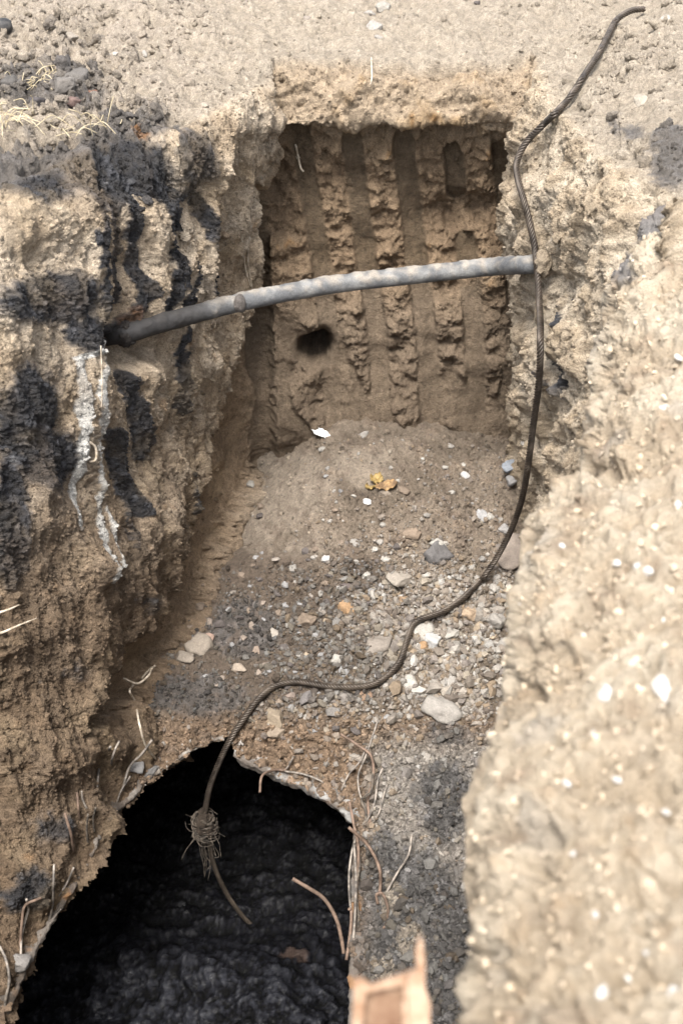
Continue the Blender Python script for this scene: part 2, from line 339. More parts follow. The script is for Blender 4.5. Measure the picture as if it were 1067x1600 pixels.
# ------------------------------------------------------------------ FLOOR sheet (rubble mound, shelf)
fpx=axis([(-200,120,12),(120,880,1.9),(880,1100,10)]); fpy=axis([(620,1640,1.9),(1640,1900,10)])
FX,FY=np.meshgrid(fpx,fpy)
fc=[-200,150,300,400,540,700,830,1100]; fr=[620,690,780,900,1000,1100,1200,1300,1600,1900]
FV=[[-1.97,-1.94,-1.86,-1.65,-1.45,-1.48,-1.56,-1.6],[-1.97,-1.94,-1.87,-1.65,-1.43,-1.46,-1.56,-1.6],[-1.97,-1.95,-1.91,-1.71,-1.47,-1.49,-1.60,-1.62],
 [-1.95,-1.92,-1.85,-1.77,-1.65,-1.67,-1.70,-1.7],[-1.95,-1.93,-1.88,-1.85,-1.78,-1.78,-1.78,-1.8],[-1.95,-1.93,-1.90,-1.90,-1.87,-1.86,-1.84,-1.8],
 [-2,-1.98,-2.0,-2.02,-2.0,-1.92,-1.88,-1.8],[-2.05,-2.05,-2.05,-2.05,-2.05,-1.95,-1.88,-1.8],[-2.1,-2.1,-2.1,-2.1,-2.08,-1.96,-1.9,-1.8],[-2.1,-2.1,-2.1,-2.1,-2.08,-1.96,-1.9,-1.8]]
ZF=blur(table(fc,fr,FV,fpx,fpy),20)
FD=Dz(FY,ZF); FP0=unp(FX,FY,FD); FN=normals(FP0)
fA=fbm(FP0,3.3,3,off=2.3); fB=fbm(FP0,10,3,off=5.1); fC=fbm(FP0,32,3,off=7.7); fD=fbm(FP0,100,2,off=1.9)
v1,e1=worley(FP0+.02*np.stack([fB,fA,fC],-1),22,1.3); v2,e2=worley(FP0,60,2.3); 
loose=ss(.25,.6,blobs([(430,760,80,60),(560,720,60,30,.6),(380,840,50,60,.8),(470,860,50,30,.6)],FX+20*fB,FY+20*fA))
tarf=blobs([(300,1085,110,38,.75),(205,1110,70,40,.6),(380,985,80,50,.72),(330,900,30,30,.6),(640,1500,120,190,.95),(690,1250,60,90,.7),(700,1140,60,40,.55),(560,1090,60,20,.5),(600,1420,60,120,.9),(560,780,30,18,.35),(700,870,30,16,.4)],FX+24*fB+8*fC,FY+22*fA+10*fC)
shelf=ss(1120,1190,FY)*ss(555,600,FX)
crust=ss(1090,1150,FY)*(1-shelf)
fdisp=.035*fA+.018*fB+(.010*(.5-v1)+.010*fC)*(1-.75*loose)+.005*(.5-v2)*(1-.6*loose)+.004*fD
fpn=fbm(FP0,50,2,off=15.5,gain=.7); fpit=ss(.12,.5,fpn); fcv=ss(.07,.0,np.abs(fbm(FP0,22,2,off=19.5)))
fdisp-=(.011*fpit+.010*fcv)*(1-.85*loose)*(1+.4*shelf)
fdisp+=shelf*(.03*fB+.022*fC+.018*(.5-v1)+.012*(.5-v2))+crust*(.03*(.5-v1)+.02*fC)
hs=sdpoly(HOLE,FX+5*fC+3*fD,FY+5*fC+3*fB)
fdisp-= .10*ss(-60,0,hs)*ss(-.2,.5,fB+.4)*.35
FPd=FP0+FN*fdisp[...,None]
fcol=mix(mix(np.broadcast_to(C(.20,.16,.12),FPd.shape),C(.29,.235,.18),ss(-.3,.4,fA+.4*fB)),C(.235,.175,.125),ss(.0,.5,fB+.3*fC)*.6)
fcol=mix(fcol,C(.33,.275,.215),loose*.8)
damp=ss(.3,.75,blobs([(400,960,150,110),(480,1040,120,60),(330,1080,120,60),(560,900,60,50,.6),(560,760,50,40,.45)],FX+30*fB,FY+30*fA)+.2*fC)
fcol=mix(fcol,C(.13,.10,.076),damp*.92)
fcol=mix(fcol,C(.27,.185,.12),crust*.8)
fcol=mix(fcol,C(.33,.30,.265),shelf*.8)
ftm=ss(.40,.66,tarf+.16*fB+.14*fC)
fcol=mix(fcol,mix(np.broadcast_to(C(.075,.072,.07),FPd.shape),C(.20,.192,.188),ss(-.1,.5,fC)),ftm*(.62+.26*shelf))
fcol=mix(fcol,C(.33,.28,.22),ss(.5,.75,blobs([(610,1400,20,40),(640,1470,25,35),(600,1510,20,25)],FX+12*fC,FY+12*fC))*.8)
fcol=mix(fcol,C(.17,.13,.10),ss(.05,.35,fbm(FP0,18,3,off=91.))*.55*(1-shelf))
fcol*=(1+.22*fD+.22*(e2-.5)+.18*(e1-.5))[...,None]
fwet=ftm*.45
fkeep=(hs<0)&(ZF<0)
tt=time.time()
# hide the floor part lying well behind the walls
Di=lambda A,ax,ay,X,Y:None
def lookup(axx,axy,A,X,Y):
    i=np.clip(np.searchsorted(axx,X),0,len(axx)-1); j=np.clip(np.searchsorted(axy,Y),0,len(axy)-1); return A[j,i]
bD=proj(P)[2]; fDd=proj(FPd)[2]
bAtF=lookup(bpx,bpy_,bD,FX,FY); fkeep&=(fDd<bAtF+.35)
fAtB=lookup(fpx,fpy,fDd,PX,PY); inF=(PX>-200)&(PX<1095)&(PY>640)
hb=sdpoly(HOLE,PX+6*nC+3*fine,PY+6*nC+3*nB)
bkeep=(~inF|(bD<fAtB+.25))&(hb<0)&~((PY>1640)&(PX>200))&(D0<25.9)
mb=grid_mesh('pit_walls',P,col,wet,bkeep,SOIL); o=mesh_obj('pit_walls',mb); tag(o,'rough sandy and tar stained earth walls and rim of the dug pit','earth wall',kind='structure')
mf=grid_mesh('pit_floor',FPd,fcol,fwet,fkeep,RUBBLE); o=mesh_obj('pit_floor',mf); tag(o,'rubble covered mound and dark soil shelf at the bottom of the pit','pit floor',kind='structure')
print('sheets',time.time()-T0)
# ------------------------------------------------------------------ NEAR BANK (right, out of focus)
SIL=[(230,1090),(262,1050),(290,1000),(330,967),(400,952),(480,946),(560,930),(620,925),(680,911),(735,905),(765,870),(815,825),(880,808),(980,800),(1090,790),(1160,760),(1245,725),(1330,721),(1450,733),(1600,730),(1900,725),(2300,700)]
npy=axis([(235,1640,2.6),(1640,2290,14)]); tcol=np.concatenate([np.linspace(-1,0,26)[:-1],axis([(0,60,2.2),(60,380,3.2),(380,1400,16)])])
T,NY=np.meshgrid(tcol,npy)
SX=np.interp(NY,[a for a,b in SIL],[b for a,b in SIL]); tp=np.maximum(T,0); NX=SX+tp
zn=np.interp(NY,[235,300,500,735,1000,1300,1600,2300],[.12,.10,.03,-.02,.02,.06,.10,.15])+np.interp(tp,[0,14,50,140,400,1400],[-.26,-.17,-.07,.02,.12,.3])
zn=blur(zn,8)
ND=Dz(NY,zn); NP0=unp(NX,NY,ND)
k=np.clip(-T,0,1)*1.6
NP0[...,0]+=.42*k*ss(0,.2,k)+.02*np.sqrt(k); NP0[...,2]-=k; NP0[...,1]+=.0*k
NN=normals(NP0); back=T<0; nn2=NN.copy(); nn2[back]=C(-.95,0,.3); NN=blur(nn2,3)
mA=fbm(NP0,4,3,off=3.3); mB=fbm(NP0,13,3,off=1.1); mC=fbm(NP0,40,3,off=6.7); q1,d1=worley(NP0+.015*np.stack([mB,mA,mC],-1),26,5.3); q2,d2=worley(NP0,75,4.3)
edge=ss(70,0,tp)
nd=-.010*ss(.1,.5,fbm(NP0,40,2,off=3.7,gain=.7))-.016*ss(.07,0,np.abs(fbm(NP0,16,2,off=9.7)))+.05*mA+.036*mB+.012*mC+.005*(.5-q1)+.003*(.5-q2)+edge*(.02*mA+.015*mB)
nd+=-.06*np.exp(-(((NX-850)/26)**2+((NY-1300)/18)**2))-.05*np.exp(-(((NX-1010)/30)**2+((NY-1225)/16)**2))-.04*np.exp(-(((NX-950)/60)**2+((NY-735)/16)**2))
rh=np.random.default_rng(23)
for _k in range(95):
    hx=rh.uniform(740,1080); hy=rh.uniform(700,1620); rx_=rh.uniform(6,22); ry_=rh.uniform(5,14); an=rh.uniform(-.8,.8); dx=NX+10*mC-hx; dy=NY+10*mB-hy; ca,sa=math.cos(an),math.sin(an)
    nd+=(rh.uniform(-.032,-.012) if rh.random()<.6 else rh.uniform(.01,.028))*np.exp(-((dx*ca+dy*sa)/rx_)**2-((-dx*sa+dy*ca)/ry_)**2)
NP=NP0+NN*nd[...,None]
ncol=mix(mix(np.broadcast_to(C(.44,.355,.255),NP.shape),C(.54,.46,.35),ss(-.2,.4,mA+.5*mB)),C(.34,.235,.14),ss(.1,.6,mB+.3*mC)*.6)
ncol=mix(ncol,C(.36,.325,.28),ss(.2,.5,fbm(NP0,6,2,off=11))*.5)
tn=blobs([(1010,340,55,45,.8),(1060,300,40,30,.8),(975,420,22,40,.6),(960,600,16,20,.4)],NX+16*mB,NY+16*mA)
ncol=mix(ncol,C(.15,.15,.16),ss(.35,.65,tn+.2*mB+.2*mC)*.8)
ncol=mix(ncol,C(.26,.19,.13),.6*ss(.1,.45,fbm(NP0,9,4,off=55.)))
ncol*=(1+.06*(d1-.5)+.08*(d2-.5)+.26*mC)[...,None]
mn=grid_mesh('sand_bank',NP,ncol,np.zeros(NP.shape[:2]),np.ones(NP.shape[:2],bool),SAND); o=mesh_obj('sand_bank',mn); tag(o,'pale sandy soil bank right beside the viewer along the pit edge','soil bank',kind='structure')
nDd=proj(NP)[2]
# ------------------------------------------------------------------ CULVERT interior (tarry mud) and closing earth
ipx=axis([(-500,0,14),(0,600,2.6),(600,1000,14)]); ipy=axis([(1060,1640,2.6),(1640,2500,14)])
IX,IY=np.meshgrid(ipx,ipy)
zi=-3.05+.26*np.exp(-(((IX-430)/170)**2+((IY-1560)/80)**2))+.1*np.exp(-(((IX-300)/160)**2+((IY-1500)/40)**2))+.25*ss(1500,1900,IY)
ID=smin(Dz(IY,zi),Dy(IY,3.95+0*IX),.15); xl=ss(560,700,IX); 
IP0=unp(IX,IY,ID); IN=normals(IP0)
iA=fbm(IP0,4,3,off=1.); iB=fbm(IP0,14,3,off=2.); iC=fbm(IP0,45,3,off=3.); z1,g1=worley(IP0,40,1.)
sm=fbm(IP0,9,2,st=(.3,1.6,1),off=8.)
IP=IP0+IN*(.05*iA+.035*iB+.009*iC+.005*(.5-z1)+.014*sm)[...,None]
icol=mix(np.broadcast_to(C(.003,.003,.004),IP.shape),C(.012,.012,.015),ss(-.1,.6,fbm(IP0,75,3,off=9.)+.5*iB)); icol=mix(icol,C(.022,.023,.028),ss(1420,1560,IY)*ss(-.2,.4,iB+iC)*.8); icol=mix(icol,C(.06,.042,.034),ss(.5,.8,blobs([(460,1492,28,12)],IX+8*iC,IY+8*iC))*.7)  # mud tinted paler and bluish towards the near end: skylight painted into its colour
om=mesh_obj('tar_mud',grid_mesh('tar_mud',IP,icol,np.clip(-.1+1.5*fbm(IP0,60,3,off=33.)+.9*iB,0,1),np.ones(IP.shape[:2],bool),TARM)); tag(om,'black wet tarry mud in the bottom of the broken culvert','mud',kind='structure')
# side walls of the chamber and the pit wall beneath the viewer
def wallstrip(name,top,bot,n=60,m=40,colr=(.2,.15,.11),mat=SOIL,amp=.06):
    top=np.array(top,float);bot=np.array(bot,float); tt=np.linspace(0,len(top)-1,n)
    A=np.stack([np.interp(tt,range(len(top)),top[:,i]) for i in range(3)],-1); B=np.stack([np.interp(tt,range(len(bot)),bot[:,i]) for i in range(3)],-1)
    s=np.linspace(0,1,m)[:,None,None]; Q=A[None]*(1-s)+B[None]*s
    Nn=normals(Q); d=fbm(Q,3,3,off=5.)*amp+fbm(Q,15,3,off=1.)*amp*.4; Q=Q+Nn*d[...,None]
    c=np.broadcast_to(C(*colr),Q.shape)*(1+.3*fbm(Q,8,3,off=2.))[...,None]
    return mesh_obj(name,grid_mesh(name,Q,c,np.zeros(Q.shape[:2]),np.ones(Q.shape[:2],bool),mat))
o=wallstrip('pit_near_wall',[(-1.45,3.35,.0),(-1.85,2.2,0),(-1.7,1.0,0),(-.9,.55,0),(-.1,.5,.02),(.35,.75,.06),(.5,1.0,.02)],
 [(-1.6,3.3,-3.3),(-1.9,2.4,-3.3),(-1.6,2.2,-3.3),(-.9,2.2,-3.3),(-.1,2.2,-3.3),(.5,2.2,-3.3),(1.0,2.3,-3.3)],160,90,(.26,.2,.14)); tag(o,kind='structure')
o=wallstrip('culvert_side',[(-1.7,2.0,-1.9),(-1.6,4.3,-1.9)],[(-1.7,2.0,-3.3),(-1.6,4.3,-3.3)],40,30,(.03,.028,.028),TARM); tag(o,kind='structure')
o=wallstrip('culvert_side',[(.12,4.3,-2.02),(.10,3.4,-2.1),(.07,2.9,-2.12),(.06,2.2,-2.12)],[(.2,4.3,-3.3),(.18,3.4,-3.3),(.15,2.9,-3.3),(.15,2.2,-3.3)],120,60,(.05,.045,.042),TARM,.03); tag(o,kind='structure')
# ------------------------------------------------------------------ surrounding ground ring
inner=np.array([(-1.0,5.3),(0,5.6),(.9,5.4),(1.5,4.6),(1.45,3.4),(1.3,2.4),(1.0,1.5),(.75,.7),(.4,.3),(-.4,.25),(-1.3,.4),(-2.0,1.0),(-2.2,2.2),(-2.0,3.0),(-1.9,3.9),(-1.6,4.7)])
ti=np.linspace(0,len(inner),201)[:-1]; ii=np.vstack([inner,inner[:1]]); rx=np.interp(ti,range(len(ii)),ii[:,0]); ry=np.interp(ti,range(len(ii)),ii[:,1])
cx,cy=-.2,2.8; sc=np.concatenate([[1],1+np.geomspace(.02,34,60)])
RX=cx+(np.append(rx,rx[0])-cx)[None]*sc[:,None]; RY=cy+(np.append(ry,ry[0])-cy)[None]*sc[:,None]
RQ=np.stack([RX,RY,np.zeros(RX.shape)],-1); RQ[...,2]=-.10+.12*ss(1.2,2.5,sc)[:,None]+.06*fbm(RQ,1.2,4,off=3.)+.15*fbm(RQ,.15,3,off=3.)*ss(2,6,sc)[:,None]+np.interp(RX,[-2,0,1,3],[.04,0,.08,.2])
rc=np.broadcast_to(C(.33,.28,.22),RQ.shape)*(1+.25*fbm(RQ,2,4,off=1.))[...,None]
o=mesh_obj('ground',grid_mesh('ground',RQ,rc,np.zeros(RX.shape),np.ones(RX.shape,bool),SAND)); tag(o,kind='structure')
print('setting',time.time()-T0)
# ------------------------------------------------------------------ surface lookup for placing things on the soil
zs=2.5; ZW=int(1300/zs); ZH=int(1900/zs)
def zadd(Z,A):
    x,y,d=proj(A); i=((x+100)/zs).astype(int); j=((y+100)/zs).astype(int); m=(i>=0)&(i<ZW)&(j>=0)&(j<ZH); np.minimum.at(Z,(j[m],i[m]),d[m])
ZB=np.full((ZH,ZW),99.); zadd(ZB,P[bkeep]); zadd(ZB,FPd[fkeep])
for _k in range(2):
    Zp=np.pad(ZB,1,'edge'); nb=np.stack([Zp[:-2,1:-1],Zp[2:,1:-1],Zp[1:-1,:-2],Zp[1:-1,2:]]); nb=np.where(nb>90,np.nan,nb)
    import warnings; warnings.simplefilter('ignore'); mnb=np.nanmean(nb,0); ZB=np.where((ZB>90)&~np.isnan(mnb),mnb,ZB)
def surf(x,y,near=False):
    i=min(max(int(np.searchsorted(bpx,x)),0),len(bpx)-1); j=min(max(int(np.searchsorted(bpy_,y)),0),len(bpy_)-1)
    best=bD[j,i] if bkeep[j,i] else 9e9; c=col[j,i]; n=N0[j,i]
    if 150<x<880 and y>625:
        a=min(int(np.searchsorted(fpx,x)),len(fpx)-1); b=min(int(np.searchsorted(fpy,y)),len(fpy)-1)
        if fkeep[b,a] and fDd[b,a]<best: best=fDd[b,a]; c=fcol[b,a]; n=FN[b,a]
    zi_=min(max(int((x+100)/zs),0),ZW-1); zj=min(max(int((y+100)/zs),0),ZH-1)
    if ZB[zj,zi_]<90: best=ZB[zj,zi_]
    if best>1e8: best=float(Dz(y,-2.0)); 
    return float(best),c,n
def sp(x,y,off=0.): D=surf(x,y)[0]-off; return unp(x,y,D)
# ------------------------------------------------------------------ rocks
def ico(sub):
    import bmesh
    bm=bmesh.new(); bmesh.ops.create_icosphere(bm,subdivisions=sub,radius=1); V=np.array([v.co[:] for v in bm.verts]); Fc=np.array([[v.index for v in f.verts] for f in bm.faces]); bm.free(); return V,Fc
I1,I1f=ico(1); I2,I2f=ico(2); I3,I3f=ico(4)
def rockshape(V,r,k=11,flat=1.):
    n=r.normal(size=(k,3)); n/=np.linalg.norm(n,axis=1)[:,None]; n=np.vstack([n,-n[:4]]); h=r.uniform(.58,.95,len(n))
    d=V@n.T; t=np.where(d>.05,h/np.maximum(d,.05),9.); rad=np.minimum(t.min(1),1.15)
    Q=V*rad[:,None]*np.array([1,r.uniform(.65,.95),r.uniform(.45,.8)])
    return Q
SH1=[rockshape(I1,rng,9) for _ in range(24)]; SH2=[rockshape(I2,rng,10) for _ in range(16)]
I25,I25f=ico(3)
def clod(r): 
    o_=r.uniform(0,50); V=I25*np.array([1,r.uniform(.7,1),r.uniform(.5,.8)]); n1=fbm(V+o_,1.3,2)[:,None]; n2=fbm(V+o_,4,3)[:,None]
    n3=fbm(V+o_,3.2,3,ridge=True)[:,None]
    return rockshape(I25,r,9)*(1+.45*n1+.5*n2-.22*n3)
SHC=[clod(rng) for _ in range(14)]
def rotm(r,n):
    q=r.normal(size=(n,4)); q/=np.linalg.norm(q,axis=1)[:,None]; w,x,y,z=q.T
    return np.stack([np.stack([1-2*(y*y+z*z),2*(x*y-z*w),2*(x*z+y*w)],-1),np.stack([2*(x*y+z*w),1-2*(x*x+z*z),2*(y*z-x*w)],-1),np.stack([2*(x*z-y*w),2*(y*z+x*w),1-2*(x*x+y*y)],-1)],-2)
def scatter(name,pos,size,colr,mat,SH=SH1,Fc=I1f,wet=0.,smooth=False):
    n=len(pos); R=rotm(rng,n); sh=np.array(SH)[rng.integers(0,len(SH),n)]
    V=np.einsum('nij,nvj->nvi',R,sh)*size[:,None,None]+pos[:,None,:]
    m=V.shape[1]; Ff=(Fc[None]+np.arange(n)[:,None,None]*m).reshape(-1,3)
    cc=np.repeat(colr[:,None,:],m,1)
    return mesh_obj(name,raw_mesh(name,V.reshape(-1,3),Ff,cc,np.full(n*m,wet),smooth,mat))
def pick(W,n):
    w=W.ravel().astype(float); cs=np.cumsum(w); return np.unravel_index(np.searchsorted(cs,rng.random(n)*cs[-1]).clip(0,w.size-1),W.shape)
STC=np.array([(.46,.42,.37),(.56,.53,.48),(.36,.31,.26),(.66,.64,.60),(.40,.30,.20),(.29,.26,.24),(.50,.44,.35),(.24,.20,.17)])
# gravel over the mound
dens=fkeep*ss(660,720,FY)*(.22+ .9*ss(820,960,FY))*(1-.85*loose)*(1-.75*crust)*(.35+.65*ss(-.4,.3,fA+fB))*(.35+.75*ss(300,620,FX))*(1-.75*shelf)*FD
j,i=pick(dens,15000); sz=rng.gamma(1.7,.0036,len(j))+.0022; sz=np.minimum(sz,.03)*(.62+.55*ss(820,980,fpy[j]))*(.7+.35*ss(330,640,fpx[i])); pos=FPd[j,i]+FN[j,i]*(sz*.25)[:,None]
cb=STC[rng.choice(8,len(j),p=[.2,.13,.2,.05,.12,.12,.1,.08])]; tm=ftm[j,i][:,None]; light=ss(600,760,fpx[i])[:,None]*ss(880,980,fpy[j])[:,None]
cc=(cb*.62+fcol[j,i]*.38)*(1-.55*tm)*(1-.40*damp[j,i][:,None])*(1+.10*light)*.56*rng.uniform(.72,1.15,(len(j),1))
o=scatter('gravel',pos,sz,cc,STONE); tag(o,'loose fine gravel strewn over the rubble mound in the pit','gravel',kind='stuff')
# soil crumbs on floor
j,i=pick(fkeep*(ss(650,700,FY))*(.3+shelf*1.2+crust*1.3)*(1-.6*loose)*FD,26000); sz=rng.gamma(2.0,.0022,len(j))+.0018; pos=FPd[j,i]+FN[j,i]*(sz*.2)[:,None]
cc=fcol[j,i]*rng.uniform(.5,1.5,(len(j),1)); o=scatter('soil_crumbs',pos,np.minimum(sz,.016),cc,SOIL); tag(o,'small crumbs of soil lying on the pit floor and shelf','soil crumbs',kind='stuff')
# crumbs on ground and walls
den=bkeep*(PX>-30)*(PX<1090)*(PY>-15)*((1-isw)*ss(-.25,.45,nB+.5*nA)*(.3+.9*ss(500,150,PX)*ss(-.3,.3,nB)+.7*ss(850,1000,PX))+isw*(.8+.9*WL+.6*WR)*(1-groove)*(1-.7*smooth_band))
j,i=pick(den,38000); sz=rng.gamma(1.5,.0026,len(j))+.0016; sz=np.minimum(sz,.024)*(1-.25*isw[j,i]); pos=P[j,i]+N0[j,i]*(sz*.15)[:,None]
cc=col[j,i]*rng.uniform(.62,1.06,(len(j),1)); o=scatter('loose_soil',pos,sz,cc,SOIL,wet=.0); tag(o,'crumbly loose soil clinging to the pit rim and walls','loose soil',kind='stuff')
# dark clods top-left
jj,iw=pick(bkeep*(PX>-30)*(PX<300)*(PY<270)*(1-isw)*ss(.2,.6,blobs([(40,130,90,45),(120,150,70,50),(210,200,60,30,.8),(90,60,90,30,.5),(190,110,50,40,.4)],PX,PY)),850)
sz=rng.gamma(1.0,.0085,len(jj))+.003; sz=np.minimum(sz,.05); pos=P[jj,iw]+N0[jj,iw]*(sz*.02)[:,None]; cc=(.6*col[jj,iw]+.4*np.array([(.17,.15,.13),(.25,.22,.185),(.36,.31,.25),(.11,.10,.095)])[rng.integers(0,4,len(jj))])*rng.uniform(.8,1.15,(len(jj),1))
o=scatter('dark_clods',pos,sz,cc,SOIL,SHC,I25f,smooth=True); tag(o,'dark crumbled clods heaped on the ground at the left rim','clods',kind='stuff')
# pebbles on near bank
jj,iw=pick((T>5)*1.*(NY<1700)*(NX<1110)*nDd**2,2400); sz=rng.gamma(1.3,.0028,len(jj))+.0012; pos=NP[jj,iw]+NN[jj,iw]*(sz*.2)[:,None]
cc=np.where(rng.random((len(jj),1))<.008,C(.56,.54,.50),ncol[jj,iw]*rng.uniform(.55,1.05,(len(jj),1))); o=scatter('bank_grit',pos,np.minimum(sz,.012),cc,STONE); tag(o,'fine grit and crumbs on the pale near bank','grit',kind='stuff')
jj,iw=pick(bkeep*(PX>-30)*(PX<1090)*(PY<420)*(PY>-15)*(1-isw*.8)*(.15+ss(480,60,PX)+.5*ss(830,960,PX))*ss(-.3,.3,nB+nA),700)
sz=rng.gamma(1.2,.0062,len(jj))+.003; sz=np.minimum(sz,.032); pos=P[jj,iw]+N0[jj,iw]*(sz*.2)[:,None]; cc=col[jj,iw]*rng.uniform(.8,1.1,(len(jj),1))
o=scatter('sand_clods',pos,sz,cc,SOIL,SHC,I25f,smooth=True); tag(o,'sandy lumps of dry soil strewn over the ground round the pit','sand clods',kind='stuff')
jj,iw=pick(fkeep*(ss(1090,1160,FY)+.15*damp)*(FX<740)*FD,420); sz=rng.gamma(1.3,.006,len(jj))+.003; sz=np.minimum(sz,.028); pos=FPd[jj,iw]+FN[jj,iw]*(sz*.15)[:,None]; cc=fcol[jj,iw]*rng.uniform(.75,1.15,(len(jj),1))
o=scatter('shelf_clods',pos,sz,cc,RUBBLE,SHC,I25f,smooth=True); tag(o,'dark soil lumps on the shelf and crust beside the hole','shelf clods',kind='stuff')
print('scatter',time.time()-T0)
# ---------------- individual stones
NST=0
def stone(x,y,w,colr,label=None,group=None,kind='stone',asp=None,near=False,name=None,seed=None):
    """x,y photo position of the stone's centre, w its width in photo pixels"""
    global NST
    r=np.random.default_rng(1000+NST if seed is None else seed); NST+=1
    if near:
        jn=int(np.searchsorted(npy,y)); row=NX[jn]; a=int(np.argmin(np.abs(row-x)+(tcol<0)*1e4)); D=float(nDd[jn,a]); n=NN[jn,a]
    else: D,_,n=surf(x,y)
    s=w*D/F/2; V=I2 if w<22 else I3; Fc=I2f if w<22 else I3f
    Q=rockshape(V,r,12)
    if asp: Q=Q*np.array(asp)
    Q=Q+ (fbm(Q*1.0+NST,1.6,3)*.16)[:,None]*V
    if w>=22: Q=Q+(fbm(Q+NST*2.,6,3)*.05)[:,None]*V
    a=r.uniform(0,6.28); ca,sa=math.cos(a),math.sin(a); Q=Q@np.array([[ca,-sa,0],[sa,ca,0],[0,0,1]]).T
    t=r.uniform(-.5,.5); Q=Q@np.array([[1,0,0],[0,math.cos(t),-math.sin(t)],[0,math.sin(t),math.cos(t)]]).T
    colr=np.array(colr)*(.64 if not near else .85)
    Q=Q*s/.92; base=unp(x,y,D)+np.array(n)*s*(.15 if near else -.08)
    cc=np.broadcast_to(np.array(colr),Q.shape)*(1+.25*fbm(Q+NST,8/max(s*20,.5)+14,3))[:,None]
    dirt=ss(.0,.6,-Q[:,2]/s)[:,None]*.0
    me=raw_mesh(kind,Q,Fc,cc,np.zeros(len(Q)),w>=22,STONE)
    o=mesh_obj(name or kind,me); o.location=base
    tag(o,label,kind,group); return o
LST=(.40,.37,.33); PAL=(.48,.45,.40); TAN=(.44,.35,.25); ORG=(.42,.27,.15); GRY=(.34,.33,.32); DRK=(.14,.12,.11); BLU=(.36,.39,.43); BRW=(.27,.21,.16); WH=(.60,.59,.57)
